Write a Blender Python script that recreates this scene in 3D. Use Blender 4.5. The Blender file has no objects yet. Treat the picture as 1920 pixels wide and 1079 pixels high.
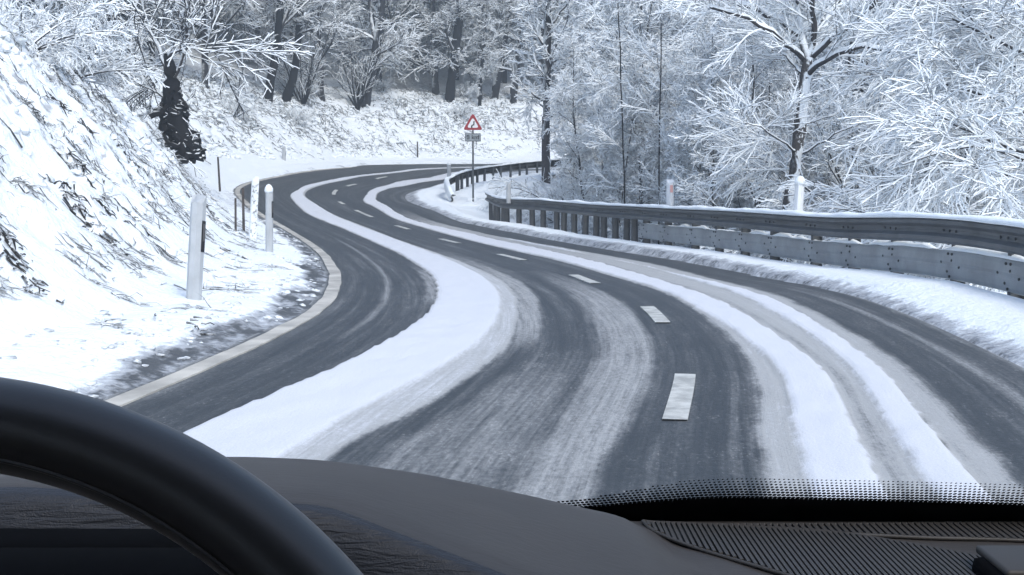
import bpy, bmesh, math, random
import numpy as np
from mathutils import Vector, Matrix

S = bpy.context.scene
COL = S.collection
rng = np.random.default_rng(7)
random.seed(7)
R = math.radians

# ------------------------------------------------------------------ camera, sky, sun, exposure
EYE = 1.27
FPX = 2400.0
PITCH = math.atan((539.5 - 320) / FPX)
cam_d = bpy.data.cameras.new('camera')
cam_d.sensor_width = 36.0
cam_d.lens = 36.0 * FPX / 1920
cam_d.clip_start = 0.02
cam_d.clip_end = 1500
cam = bpy.data.objects.new('camera', cam_d)
COL.objects.link(cam)
cam.location = (0, 0, EYE)
cam.rotation_euler = (math.pi / 2 - PITCH, 0, 0)
S.camera = cam

SUN_EL, SUN_AZ = R(48), R(150)          # azimuth measured from +Y towards +X
world = bpy.data.worlds.new('World')
S.world = world
world.use_nodes = True
wn = world.node_tree
sky = wn.nodes.new('ShaderNodeTexSky')
sky.sky_type = 'NISHITA'
sky.sun_disc = False
sky.sun_elevation = SUN_EL
sky.sun_rotation = SUN_AZ
sky.air_density = 1.0
sky.dust_density = 1.6
sky.ozone_density = 1.0
bg = wn.nodes['Background']
wn.links.new(sky.outputs[0], bg.inputs[0])
bg.inputs[1].default_value = 0.15

sun_d = bpy.data.lights.new('sun', 'SUN')
sun_d.energy = 1.4
sun_d.angle = R(18)
sun_d.color = (1.0, 0.97, 0.91)
sun = bpy.data.objects.new('sun', sun_d)
COL.objects.link(sun)
sdir = Vector((math.sin(SUN_AZ) * math.cos(SUN_EL), math.cos(SUN_AZ) * math.cos(SUN_EL), math.sin(SUN_EL)))
sun.rotation_euler = (-sdir).to_track_quat('-Z', 'Y').to_euler()

S.view_settings.view_transform = 'Standard'
S.view_settings.look = 'None'
S.view_settings.gamma = 1.0
S.view_settings.use_curve_mapping = False
S.view_settings.exposure = 1.1
S.cycles.max_bounces = 6
S.cycles.diffuse_bounces = 3
S.cycles.transparent_max_bounces = 12
S.cycles.use_denoising = True

# ------------------------------------------------------------------ small helpers
cp, sp = math.cos(PITCH), math.sin(PITCH)


def at(u, v, d):
    """The point at distance d ahead (metres along +Y) on the sight line of pixel (u, v) of the 1920 px photograph."""
    a = (u - 960) / FPX
    b = (539.5 - v) / FPX
    r = np.array([a, cp + b * sp, -sp + b * cp])
    return np.array([0, 0, EYE]) + r * (d / r[1])


def tag(o, label=None, cat=None, group=None, kind=None):
    if label: o['label'] = label
    if cat: o['category'] = cat
    if group: o['group'] = group
    if kind: o['kind'] = kind
    return o


def empty(name, loc=(0, 0, 0), rz=0.0):
    o = bpy.data.objects.new(name, None)
    o.empty_display_size = 0.2
    o.location = loc
    o.rotation_euler = (0, 0, rz)
    COL.objects.link(o)
    return o


def link(name, me, mat=None, parent=None):
    o = bpy.data.objects.new(name, me)
    if mat is not None and not me.materials:
        me.materials.append(mat)
    COL.objects.link(o)
    if parent is not None:
        o.parent = parent
    return o


def mesh_np(name, V, F, smooth=False):
    """Mesh from an (n,3) array and a list of equal-sized face arrays (all quads or all tris)."""
    me = bpy.data.meshes.new(name)
    V = np.ascontiguousarray(V, np.float32)
    F = np.ascontiguousarray(F, np.int32)
    k = F.shape[1]
    me.vertices.add(len(V))
    me.vertices.foreach_set('co', V.ravel())
    me.loops.add(F.size)
    me.loops.foreach_set('vertex_index', F.ravel())
    me.polygons.add(len(F))
    me.polygons.foreach_set('loop_start', np.arange(0, F.size, k, dtype=np.int32))
    me.polygons.foreach_set('loop_total', np.full(len(F), k, np.int32))
    me.polygons.foreach_set('use_smooth', np.full(len(F), smooth, bool))
    me.update(calc_edges=True)
    return me


def set_attr(me, name, vals):
    a = me.attributes.new(name, 'FLOAT', 'POINT')
    a.data.foreach_set('value', np.ascontiguousarray(vals, np.float32).ravel())


def set_uv(me, U, Vv):
    uv = me.uv_layers.new(name='UVMap')
    idx = np.empty(len(me.loops), np.int32)
    me.loops.foreach_get('vertex_index', idx)
    uv.data.foreach_set('uv', np.stack([U.ravel()[idx], Vv.ravel()[idx]], 1).astype(np.float32).ravel())


def grid_faces(n, m):
    i = np.arange(n - 1)[:, None] * m + np.arange(m - 1)[None]
    i = i.ravel()
    return np.stack([i, i + 1, i + m + 1, i + m], 1)


def bm_obj(name, bm, mat, parent=None, smooth=False):
    me = bpy.data.meshes.new(name)
    bm.normal_update()
    bm.to_mesh(me)
    bm.free()
    if smooth:
        me.polygons.foreach_set('use_smooth', np.ones(len(me.polygons), bool))
    return link(name, me, mat, parent)


def add_box(bm, c, s, M=None, bevel=0.0):
    g = bmesh.ops.create_cube(bm, size=1.0)
    vs = g['verts']
    bmesh.ops.scale(bm, vec=s, verts=vs)
    if bevel > 0:
        es = list({e for v in vs for e in v.link_edges})
        r = bmesh.ops.bevel(bm, geom=es, offset=bevel, segments=2, affect='EDGES', profile=0.6)
        vs = [v for v in bm.verts if v in set(r['verts'])] or vs
        vs = list({v for f in r['faces'] for v in f.verts} | {v for v in vs if v.is_valid})
    if M is not None:
        bmesh.ops.transform(bm, matrix=M, verts=vs)
    bmesh.ops.translate(bm, vec=c, verts=vs)
    return vs


def add_prism(bm, pts, y0, y1):
    """Outline pts (x,z) extruded from y0 to y1."""
    a = [bm.verts.new((x, y0, z)) for x, z in pts]
    b = [bm.verts.new((x, y1, z)) for x, z in pts]
    n = len(pts)
    bm.faces.new(a)
    bm.faces.new(b[::-1])
    for i in range(n):
        bm.faces.new((a[i], b[i], b[(i + 1) % n], a[(i + 1) % n]))


def sweep(profile, path, lateral, closed=True, up=None):
    """Sweep a (lateral, up) profile along a path; lateral (n,3) unit vectors."""
    P = np.asarray(path)
    pr = np.asarray(profile)
    upv = np.array([0, 0, 1.0])
    V = P[:, None] + lateral[:, None] * pr[None, :, :1] + upv * pr[None, :, 1:2]
    n, m = len(P), len(pr)
    V = V.reshape(-1, 3)
    F = []
    i = np.arange(n - 1)[:, None] * m
    js = np.arange(m if closed else m - 1)[None]
    j2 = (js + 1) % m
    F = np.stack([i + js, i + j2, i + m + j2, i + m + js], -1).reshape(-1, 4)
    return V, F


def smooth01(a, b, x):
    t = np.clip((np.asarray(x, float) - a) / (b - a), 0, 1)
    return t * t * (3 - 2 * t)


_perm = rng.permutation(256)
_perm = np.r_[_perm, _perm]
_gr = rng.random(256) * 2 - 1


def vnoise(x, y):
    xi = np.floor(x).astype(int)
    yi = np.floor(y).astype(int)
    fx = x - xi
    fy = y - yi
    fx = fx * fx * (3 - 2 * fx)
    fy = fy * fy * (3 - 2 * fy)
    h = lambda a, b: _gr[_perm[(_perm[a & 255] + b) & 255]]
    return (h(xi, yi) * (1 - fx) + h(xi + 1, yi) * fx) * (1 - fy) + (h(xi, yi + 1) * (1 - fx) + h(xi + 1, yi + 1) * fx) * fy


def fbm(x, y, o=4):
    s = 0
    a = 1
    for k in range(o):
        s = s + a * vnoise(x * 2 ** k + 17.3 * k, y * 2 ** k - 9.1 * k)
        a *= 0.5
    return s


# ------------------------------------------------------------------ materials
def mat_new(name):
    m = bpy.data.materials.new(name)
    m.use_nodes = True
    nt = m.node_tree
    return m, nt, nt.nodes['Principled BSDF']


def nd(nt, t, **kw):
    n = nt.nodes.new(t)
    for k, v in kw.items():
        setattr(n, k, v)
    return n


def mth(nt, op, a, b=None, c=None, clamp=False):
    n = nd(nt, 'ShaderNodeMath', operation=op, use_clamp=clamp)
    for i, x in enumerate((a, b, c)):
        if x is None: continue
        if hasattr(x, 'is_linked'):
            nt.links.new(x, n.inputs[i])
        else:
            n.inputs[i].default_value = x
    return n.outputs[0]


def noise(nt, vec, scale, detail=4, rough=0.55):
    n = nd(nt, 'ShaderNodeTexNoise')
    n.inputs['Scale'].default_value = scale
    n.inputs['Detail'].default_value = detail
    n.inputs['Roughness'].default_value = rough
    if vec is not None:
        nt.links.new(vec, n.inputs['Vector'])
    return n.outputs['Fac']


def mix(nt, fac, a, b):
    n = nd(nt, 'ShaderNodeMix', data_type='RGBA')
    for i, x in ((0, fac), (6, a), (7, b)):
        if hasattr(x, 'is_linked'):
            nt.links.new(x, n.inputs[i])
        else:
            n.inputs[i].default_value = x if i == 0 else (*x, 1)
    return n.outputs[2]


def ramp(nt, v, a, b):
    n = nd(nt, 'ShaderNodeMapRange', interpolation_type='SMOOTHSTEP')
    nt.links.new(v, n.inputs[0])
    n.inputs[1].default_value = a
    n.inputs[2].default_value = b
    return n.outputs[0]


def bump(nt, b, h, strength, dist):
    n = nd(nt, 'ShaderNodeBump')
    n.inputs['Strength'].default_value = strength
    n.inputs['Distance'].default_value = dist
    nt.links.new(h, n.inputs['Height'])
    nt.links.new(n.outputs[0], b.inputs['Normal'])


SNOW = (0.80, 0.84, 0.87)
PACKED = (0.58, 0.595, 0.63)
SLUSH = (0.36, 0.365, 0.365)
ASPH = (0.029, 0.034, 0.039)


def road_material():
    m, nt, b = mat_new('wet_asphalt_with_snow')
    at_ = nd(nt, 'ShaderNodeAttribute', attribute_name='snow').outputs['Fac']
    uv = nd(nt, 'ShaderNodeUVMap').outputs[0]
    def scaled(sx, sy):
        mp = nd(nt, 'ShaderNodeMapping')
        mp.inputs['Scale'].default_value = (sx, sy, 1)
        nt.links.new(uv, mp.inputs[0])
        return mp.outputs[0]
    streak = noise(nt, scaled(0.6, 22), 1.0, 5, 0.62)
    fine = noise(nt, scaled(16, 30), 1.0, 4, 0.7)
    grain = noise(nt, scaled(90, 90), 1.0, 2, 0.6)
    blot = noise(nt, scaled(2.2, 4.5), 1.0, 4, 0.6)
    pert = mth(nt, 'ADD', mth(nt, 'MULTIPLY', mth(nt, 'SUBTRACT', streak, 0.5), 0.62), mth(nt, 'MULTIPLY', mth(nt, 'SUBTRACT', fine, 0.5), 0.62))
    pert = mth(nt, 'ADD', pert, mth(nt, 'MULTIPLY', mth(nt, 'SUBTRACT', blot, 0.5), 0.25))
    thin = noise(nt, scaled(0.35, 70), 1.0, 4, 0.7)
    pert = mth(nt, 'ADD', pert, mth(nt, 'MULTIPLY', mth(nt, 'SUBTRACT', thin, 0.5), 0.28))
    # perturbation acts most in half-covered areas
    bell = mth(nt, 'ADD', mth(nt, 'MULTIPLY', mth(nt, 'MULTIPLY', at_, mth(nt, 'SUBTRACT', 1.0, at_)), 2.6), 0.16)
    v = mth(nt, 'ADD', at_, mth(nt, 'MULTIPLY', pert, bell), None, True)
    speck = noise(nt, scaled(28, 40), 1.0, 3, 0.75)
    v = mth(nt, 'ADD', v, mth(nt, 'MULTIPLY', ramp(nt, mth(nt, 'ADD', speck, mth(nt, 'MULTIPLY', mth(nt, 'SUBTRACT', blot, .5), .35)), 0.58, 0.74), 0.17), None, True)
    v = mth(nt, 'ADD', v, mth(nt, 'MULTIPLY', mth(nt, 'SUBTRACT', speck, 0.5), 0.10), None, True)
    c1 = mix(nt, ramp(nt, v, 0.0, 0.5), ASPH, SLUSH)
    c2 = mix(nt, ramp(nt, v, 0.5, 0.95), c1, PACKED)
    g = mth(nt, 'ADD', mth(nt, 'MULTIPLY', grain, 0.5), 0.75)
    mul = nd(nt, 'ShaderNodeMix', data_type='RGBA', blend_type='MULTIPLY')
    mul.inputs[0].default_value = 0.75
    nt.links.new(c2, mul.inputs[6])
    cmb = nd(nt, 'ShaderNodeCombineColor')
    for i in range(3): nt.links.new(g, cmb.inputs[i])
    nt.links.new(cmb.outputs[0], mul.inputs[7])
    nt.links.new(mul.outputs[2], b.inputs['Base Color'])
    nt.links.new(mth(nt, 'ADD', mth(nt, 'MULTIPLY', v, 0.25), 0.55), b.inputs['Roughness'])
    b.inputs['Specular IOR Level'].default_value = 0.3
    h = mth(nt, 'ADD', mth(nt, 'MULTIPLY', v, 1.4), mth(nt, 'ADD', mth(nt, 'MULTIPLY', fine, 0.35), mth(nt, 'MULTIPLY', grain, 0.3)))
    bump(nt, b, h, 0.6, 0.012)
    return m


def snow_ground_material():
    m, nt, b = mat_new('roadside_snow')
    at_ = nd(nt, 'ShaderNodeAttribute', attribute_name='snow').outputs['Fac']
    pos = nd(nt, 'ShaderNodeNewGeometry').outputs['Position']
    n1 = noise(nt, pos, 3.0, 6, 0.65)
    n2 = noise(nt, pos, 14.0, 4, 0.65)
    v = mth(nt, 'ADD', at_, mth(nt, 'MULTIPLY', mth(nt, 'SUBTRACT', n1, 0.5), 1.1), None, False)
    v = mth(nt, 'ADD', v, mth(nt, 'MULTIPLY', mth(nt, 'SUBTRACT', n2, 0.5), 1.0), None, True)
    c = mix(nt, ramp(nt, v, 0.10, 0.6), (0.085, 0.092, 0.10), (0.42, 0.44, 0.47))
    c = mix(nt, ramp(nt, v, 0.55, 0.9), c, SNOW)
    nt.links.new(c, b.inputs['Base Color'])
    b.inputs['Roughness'].default_value = 0.75
    b.inputs['Specular IOR Level'].default_value = 0.25
    h = mth(nt, 'ADD', n1, mth(nt, 'MULTIPLY', n2, 0.5))
    bump(nt, b, h, 0.7, 0.10)
    return m


def plain(name, col, rough=0.6, metal=0.0, spec=0.5, nscale=0, namt=0.0, bscale=0, bstr=0.0, bdist=0.002):
    m, nt, b = mat_new(name)
    tc = nd(nt, 'ShaderNodeTexCoord').outputs['Object']
    if nscale:
        f = noise(nt, tc, nscale, 4, 0.6)
        c = mix(nt, ramp(nt, f, 0.3, 0.7), tuple(x * (1 - namt) for x in col), tuple(min(1, x * (1 + namt)) for x in col))
        nt.links.new(c, b.inputs['Base Color'])
    else:
        b.inputs['Base Color'].default_value = (*col, 1)
    b.inputs['Roughness'].default_value = rough
    b.inputs['Metallic'].default_value = metal
    b.inputs['Specular IOR Level'].default_value = spec
    if bscale:
        bump(nt, b, noise(nt, tc, bscale, 4, 0.65), bstr, bdist)
    return m


def snowy(name, bark, lo=-0.05, hi=0.35, nz=0.55, nscale=9.0, side=None, side_amt=0.0, snow=SNOW):
    """Bark whose upward faces carry snow."""
    m, nt, b = mat_new(name)
    geo = nd(nt, 'ShaderNodeNewGeometry')
    sep = nd(nt, 'ShaderNodeSeparateXYZ')
    nt.links.new(geo.outputs['Normal'], sep.inputs[0])
    tc = nd(nt, 'ShaderNodeTexCoord').outputs['Object']
    n1 = noise(nt, tc, nscale, 4, 0.6)
    v = mth(nt, 'ADD', sep.outputs[2], mth(nt, 'MULTIPLY', mth(nt, 'SUBTRACT', n1, 0.5), nz))
    if side is not None:
        dt = nd(nt, 'ShaderNodeVectorMath', operation='DOT_PRODUCT')
        nt.links.new(geo.outputs['Normal'], dt.inputs[0])
        dt.inputs[1].default_value = side
        n2 = noise(nt, tc, nscale * 0.35, 4, 0.65)
        q = mth(nt, 'MULTIPLY', mth(nt, 'MULTIPLY', dt.outputs['Value'], side_amt), ramp(nt, n2, 0.36, 0.52))
        v = mth(nt, 'ADD', v, mth(nt, 'MAXIMUM', q, 0.0))
    f = ramp(nt, v, lo, hi)
    n3 = noise(nt, tc, nscale * 4, 4, 0.7)
    dark = mix(nt, n3, tuple(x * 0.5 for x in bark), tuple(x * 1.6 for x in bark))
    nt.links.new(mix(nt, f, dark, snow), b.inputs['Base Color'])
    b.inputs['Roughness'].default_value = 0.8
    b.inputs['Specular IOR Level'].default_value = 0.2
    bump(nt, b, n3, 0.5, 0.02)
    return m


M_ROAD = road_material()
M_GROUND = snow_ground_material()
M_SNOW = plain('fresh_snow', SNOW, 0.75, spec=0.25, bscale=22, bstr=0.6, bdist=0.02)
M_PAINT = plain('worn_road_paint', (0.42, 0.42, 0.395), 0.6, nscale=7, namt=0.28, bscale=60, bstr=0.3)
M_EDGE = plain('dirty_edge_paint', (0.42, 0.40, 0.36), 0.65, nscale=2.2, namt=0.28, bscale=40, bstr=0.4)
M_STEEL = plain('galvanised_steel', (0.080, 0.087, 0.094), 0.5, metal=0.25, nscale=3.0, namt=0.22, bscale=30, bstr=0.05)
M_STEEL_L = plain('galvanised_plate', (0.235, 0.25, 0.26), 0.5, metal=0.2, nscale=2.0, namt=0.2, bscale=20, bstr=0.06)
M_STEEL_D = plain('weathered_steel', (0.055, 0.06, 0.066), 0.6, metal=0.2, nscale=4, namt=0.3)
M_BOLT = plain('dark_bolts', (0.02, 0.022, 0.025), 0.6)
M_PLASTIC = plain('white_post_plastic', (0.40, 0.42, 0.44), 0.45, nscale=5, namt=0.10)
M_BLACK = plain('black_marking', (0.012, 0.012, 0.014), 0.5)
M_RED = plain('sign_red', (0.30, 0.015, 0.02), 0.4)
M_WHITE = plain('sign_white', (0.78, 0.79, 0.80), 0.4)
M_GREY = plain('sign_grey', (0.28, 0.31, 0.33), 0.5, nscale=6, namt=0.1)
M_REFL = plain('reflector', (0.08, 0.075, 0.075), 0.3)
M_WOOD = plain('stake_wood', (0.06, 0.05, 0.045), 0.8, nscale=12, namt=0.4)
BARK = (0.035, 0.033, 0.036)
M_BARK_NEAR = snowy('snowy_bark_near', (0.060, 0.055, 0.055), 0.12, 0.38, 0.5, 7.0, side=(0.62, -0.62, 0.1), side_amt=0.8)
M_LIMB = snowy('snowy_limb', (0.05, 0.047, 0.05), -0.05, 0.25, 0.5, 6.0)
M_TRUNK = snowy('snow_dusted_trunk', (0.030, 0.030, 0.034), 0.2, 0.6, 0.6, 3.0, side=(-0.6, -0.4, 0.2), side_amt=0.5)
M_TWIG = snowy('snowy_twig', (0.045, 0.045, 0.05), -0.15, 0.2, 0.5, 5.0)
M_TWIG_NEAR = snowy('snow_laden_twig', (0.06, 0.06, 0.065), -0.85, -0.40, 0.5, 5.0)
M_GRASS = snowy('snowy_dead_grass', (0.045, 0.048, 0.050), 0.30, 0.8, 0.8, 6.0)
M_DARKROOT = snowy('dark_earthy_bark', (0.012, 0.012, 0.014), 0.72, 0.95, 0.6, 4.0)
M_LITTER = snowy('leaf_litter_brown', (0.022, 0.021, 0.021), 0.45, 0.85, 0.9, 9.0)
M_POLE = plain('bare_brown_bark', (0.055, 0.048, 0.048), 0.85, nscale=8, namt=0.35, bscale=25, bstr=0.6, bdist=0.02)

# ------------------------------------------------------------------ the road's course
Q = np.array([
    [0.193, 1.851, -0.005, -0.003], [0.672, 5.478, -0.016, -0.012], [1.215, 9.04, -0.023, 0.005], [1.245, 12.725, -0.028, -0.014],
    [0.888, 16.44, -0.113, 0.004], [0.285, 20.198, -0.181, 0.003], [-0.421, 24., -0.252, 0.007], [-1.315, 27.774, -0.268, 0.015],
    [-2.424, 31.468, -0.193, 0.025], [-3.696, 35.059, -0.043, 0.041], [-4.786, 38.612, 0.19, 0.03], [-5.807, 42.086, 0.378, 0.063],
    [-6.262, 45.659, 0.545, 0.077], [-6.244, 49.31, 0.672, 0.088], [-5.929, 53.002, 0.772, 0.115], [-5.568, 56.717, 0.919, 0.11],
    [-5.117, 60.454, 1.032, 0.104], [-4.673, 64.2, 1.163, 0.088]])


def catmull(K, m=12):
    K = np.vstack([2 * K[0] - K[1], K, 2 * K[-1] - K[-2]])
    t = np.linspace(0, 1, m, endpoint=False)[:, None]
    o = []
    for i in range(1, len(K) - 2):
        a, b, c, d = K[i - 1], K[i], K[i + 1], K[i + 2]
        o.append(.5 * ((2 * b) + (c - a) * t + (2 * a - 5 * b + 4 * c - d) * t * t + (3 * b - a - 3 * c + d) * t ** 3))
    o.append(K[-2][None])
    return np.vstack(o)


CL = catmull(Q)
h0 = Q[1, :2] - Q[0, :2]
h0 /= np.linalg.norm(h0)
back = [np.r_[Q[0, :2] - h0 * k, 0, 0] for k in np.arange(24, 0.4, -0.5)]
# beyond the bend the road swings away to the right
ang0 = 0.115
RAD = 15.0
cx, cy = Q[-1, 0] + RAD * math.cos(ang0), Q[-1, 1] - RAD * math.sin(ang0)
arc = []
for k in range(1, 29):
    a = ang0 + 1.32 * k / 28
    s_ = RAD * 1.32 * k / 28
    arc.append([cx - RAD * math.cos(a), cy + RAD * math.sin(a), 1.163 + 0.42 * (1 - math.exp(-s_ / 9)), 0.088 * math.exp(-s_ / 18) + .012])
a_end = ang0 + 1.32
hd = np.array([math.sin(a_end), math.cos(a_end)])
tail = [[arc[-1][0] + hd[0] * k, arc[-1][1] + hd[1] * k, arc[-1][2] + 0.01 * k, 0.03] for k in np.arange(0.7, 60, 0.8)]
CL = np.vstack([back, CL, arc, tail])
seg = np.linalg.norm(np.diff(CL[:, :2], axis=0), axis=1)
sl = np.r_[0, np.cumsum(seg)] - 24.0           # s = 0 at the first fitted point
s_u = np.arange(sl[0], sl[-1], 0.2)
CL = np.stack([np.interp(s_u, sl, CL[:, j]) for j in range(4)], 1)
TAN = np.gradient(CL[:, :2], axis=0)
TAN /= np.linalg.norm(TAN, axis=1)[:, None]
NRM = np.stack([-TAN[:, 1], TAN[:, 0]], 1)     # to the left


def road_pt(s, o):
    """World point on the carriageway plane at station s, offset o to the left (arrays)."""
    s = np.asarray(s, float)
    o = np.asarray(o, float)
    c = [np.interp(s, s_u, CL[:, j]) for j in range(4)]
    nx = np.interp(s, s_u, NRM[:, 0])
    ny = np.interp(s, s_u, NRM[:, 1])
    ob = np.clip(o, -4, 4)
    return np.stack([c[0] + nx * o, c[1] + ny * o, c[2] + c[3] * ob], -1)


def nearest(x, y):
    """Station and signed offset of plan points."""
    P = np.stack([np.ravel(x), np.ravel(y)], 1)
    sidx = np.arange(0, len(CL), 3)
    C2 = CL[sidx, :2]
    out_s = np.empty(len(P))
    out_o = np.empty(len(P))
    for a in range(0, len(P), 20000):
        p = P[a:a + 20000]
        d = ((p[:, None] - C2[None]) ** 2).sum(-1)
        i = sidx[np.argmin(d, 1)]
        r = p - CL[i, :2]
        ds = (r * TAN[i]).sum(1)
        out_s[a:a + 20000] = s_u[i] + np.clip(ds, -0.4, 0.4)
        dist = np.linalg.norm(r, axis=1)
        pr = (r * NRM[i]).sum(1)
        out_o[a:a + 20000] = np.where(abs(ds) < 0.5, pr, dist * np.sign(pr + 1e-9))
    sh = np.shape(x)
    return out_s.reshape(sh), out_o.reshape(sh)


def land_rel(s, o):
    """Ground height above the carriageway plane."""
    a = np.abs(o)
    # left / outer side: verge, then the steep bank, then the wood floor
    st = np.interp(s, [0, 20, 32, 44, 52, 70], [4.5, 4.3, 3.9, 3.5, 4.3, 4.6])
    t = np.maximum(0, o - st)
    near = np.interp(t, [0, .5, 1.0, 2.0, 3.5, 5.5, 9, 14, 30, 80, 200], [0, .22, .62, 1.65, 3.2, 4.6, 6.4, 8.2, 13, 30, 75])
    far = np.interp(t, [0, .5, 1.5, 3, 5, 8, 14, 30, 80, 200], [0, .2, .85, 2.1, 3.4, 4.6, 6.6, 11.5, 29, 76])
    w = smooth01(36, 50, s)
    left = near * (1 - w) + far * w + 0.10 * smooth01(3.2, 4.3, o)
    # right / inner side: snow shoulder, then down into the valley and up the other side
    r = np.maximum(0, -o - 3.0)
    shoulder = 0.10 * smooth01(2.1, 2.7, -o)
    fall = np.interp(r, [0, .15, .5, 1.6, 4, 10, 20, 34, 60, 140, 260], [0, 0, -.10, -.28, -1.3, -3.0, -4.2, -3.0, 4.0, 34, 80])
    right = shoulder + fall
    return np.where(o > 0, left, right)


def land(x, y):
    s, o = nearest(x, y)
    z = np.interp(s, s_u, CL[:, 2]) + np.interp(s, s_u, CL[:, 3]) * np.clip(o, -4, 4) + land_rel(s, o)
    # the knoll inside the bend that carries the warning sign and the second rail
    k = np.exp(-(((x - 0.6) / 3.6) ** 2 + ((y - 51.5) / 6.5) ** 2))
    z = z - .30 * np.exp(-((x + 0.4) ** 2 / 4 + (y - 38.5) ** 2 / 9)) * smooth01(2.6, 3.6, -o)
    inner = smooth01(3.0, 4.5, -o)
    target = np.interp(x, [-3, -2, 0, 2, 4], [0.45, .55, .85, 1.15, 1.3]) + (y - 50) * 0.01
    z = z + inner * np.clip(k * 1.5, 0, 1) * (target - z)
    return z


def bank_fields(s, o):
    verge = 1 - smooth01(3.42, 3.72, o + 0.12 * fbm(s * .9, o * 2, 3))
    return verge, np.abs(fbm(s * 3.3 + 40, o * 3.6, 4)), smooth01(4.6, 6.2, o)


def bank_relief(s, o):
    """Bumps of the snow on the left verge and bank."""
    verge, lump2, sw = bank_fields(s, o)
    lump = fbm(s * 1.7, o * 2.2, 5)
    e = smooth01(3.2, 3.45, o)
    return e * (0.012 + (1 - verge) * (0.05 + 0.03 * lump) + verge * 0.045 * np.maximum(0, fbm(s * 4, o * 6, 3))) + sw * (0.13 * lump + 0.15 * (lump2 - .3) + .06 * np.abs(fbm(s * 7, o * 7 + 3, 3)))


def ground_hit(u, v, d0=6.0, d1=150.0):
    """Where the sight line of photograph pixel (u, v) meets the ground."""
    ds = np.arange(d0, d1, .25)
    P = np.array([at(u, v, d) for d in ds])
    g = land(P[:, 0], P[:, 1])
    k = np.nonzero(P[:, 2] < g)[0]
    i = int(k[0]) if len(k) else len(ds) - 1
    return np.array([P[i, 0], P[i, 1], g[i]])


# ------------------------------------------------------------------ ground sheets
def struct(o):
    o['kind'] = 'structure'
    return o


# wide hillside terrain
xs = np.r_[np.linspace(-125, -40, 24), np.linspace(-38, 45, 210), np.linspace(48, 110, 20)]
ys = np.r_[np.linspace(-40, -4, 19), np.linspace(-2, 110, 225), np.linspace(113, 165, 16)]
X, Y = np.meshgrid(xs, ys)
ts, to = nearest(X, Y)
Z = land(X, Y)
rough = smooth01(4.2, 7, np.abs(to))
Z = Z + rough * (fbm(X * .22, Y * .22, 5) * 0.28)
# under the carriageway and the detailed verge sheets the terrain lies lower
under = (1 - smooth01(2.6, 3.2, -to)) * (to < 0) + (1 - smooth01(11.0, 12.2, to)) * (to >= 0) * (ts < 84) + (1 - smooth01(4.0, 5.0, to)) * (to >= 0) * (ts >= 84)
under = np.where((ts < -22) | (ts > 96), (1 - smooth01(4.0, 5.0, np.abs(to))), under)
under = np.maximum(under, (1 - smooth01(6.8, 7.6, -to)) * (to < 0) * (ts < 62))
Z = Z - 0.30 * np.clip(under, 0, 1)
me = mesh_np('hillside', np.stack([X, Y, Z], -1).reshape(-1, 3), grid_faces(*X.shape), True)
set_attr(me, 'snow', 0.80 + 0.16 * fbm(X * .3, Y * .3, 3))
struct(link('hillside', me, M_GROUND))

# left verge and bank, in road coordinates
ss = np.r_[np.arange(-10, 44, 0.12), np.arange(44, 84.1, 0.2)]
oo = np.r_[np.linspace(3.2, 5.0, 26), np.linspace(5.08, 12.3, 80)]
SS, OO = np.meshgrid(ss, oo, indexing='ij')
P = road_pt(SS, OO)
P[..., 2] += land_rel(SS, OO)
P[..., 2] += bank_relief(SS, OO)
verge, lump2, slope_w = bank_fields(SS, OO)
me = mesh_np('snow_bank', P.reshape(-1, 3), grid_faces(*SS.shape), True)
sn = (1 - verge) * 1.2 + verge * (0.22 + 0.30 * fbm(SS * 2.2, OO * 7, 4)) 
sn = sn - slope_w * np.clip((0.11 - lump2) * 12, 0, .6) * smooth01(-.15, .35, fbm(SS * .45 + 7, OO * .5, 3)) - slope_w * .15 * np.clip((.2 - lump2) * 4, 0, 1)
sn = np.where(SS > 34, np.maximum(sn, 0.6 + .35 * smooth01(34, 44, SS) - .3 * (SS > 50) * np.maximum(0, fbm(SS * .8, OO * .8, 4))), sn)
set_attr(me, 'snow', sn)
struct(link('snow_bank', me, M_GROUND))

# right shoulder of deep snow under the crash barrier
ss = np.arange(-12, 66, 0.16)
oo = np.linspace(-2.05, -7.8, 64)
SS, OO = np.meshgrid(ss, oo, indexing='ij')
P = road_pt(SS, OO)
P[..., 2] = land(P[..., 0], P[..., 1])
redge = np.interp(SS, [0, 11, 15, 22, 28, 33, 38, 42, 48, 53, 60], [2.15, 2.15, 2.4, 2.6, 2.45, 2.3, 2.2, 2.65, 2.65, 2.4, 2.7])
inn = smooth01(redge + .02, redge + .5, -OO)
P[..., 2] += np.where(inn > 0, 0.006 + inn * (0.04 + 0.012 * fbm(SS * 1.2, OO * 1.2, 3)), -0.06 + 0.0 * SS) + smooth01(3.6, 5, -OO) * 0.10 * fbm(SS * 1.5, OO * 1.5, 4)
me = mesh_np('snow_shoulder', P.reshape(-1, 3), grid_faces(*SS.shape)[:, ::-1], True)
set_attr(me, 'snow', 0.42 + .95 * inn - 0.15 * smooth01(3.8, 4.2, -OO))
struct(link('snow_shoulder', me, M_GROUND))

# ------------------------------------------------------------------ carriageway with packed snow between the wheel tracks
ss = np.r_[np.arange(-22, 2, 0.25), np.arange(2, 30, 0.06), np.arange(30, 62, 0.10), np.arange(62, 110, 0.3)]
oo = np.linspace(-3.1, 3.28, 230)
SS, OO = np.meshgrid(ss, oo, indexing='ij')


def kn(pairs):
    a = np.array(pairs)
    return np.interp(SS, a[:, 0], a[:, 1])


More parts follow.
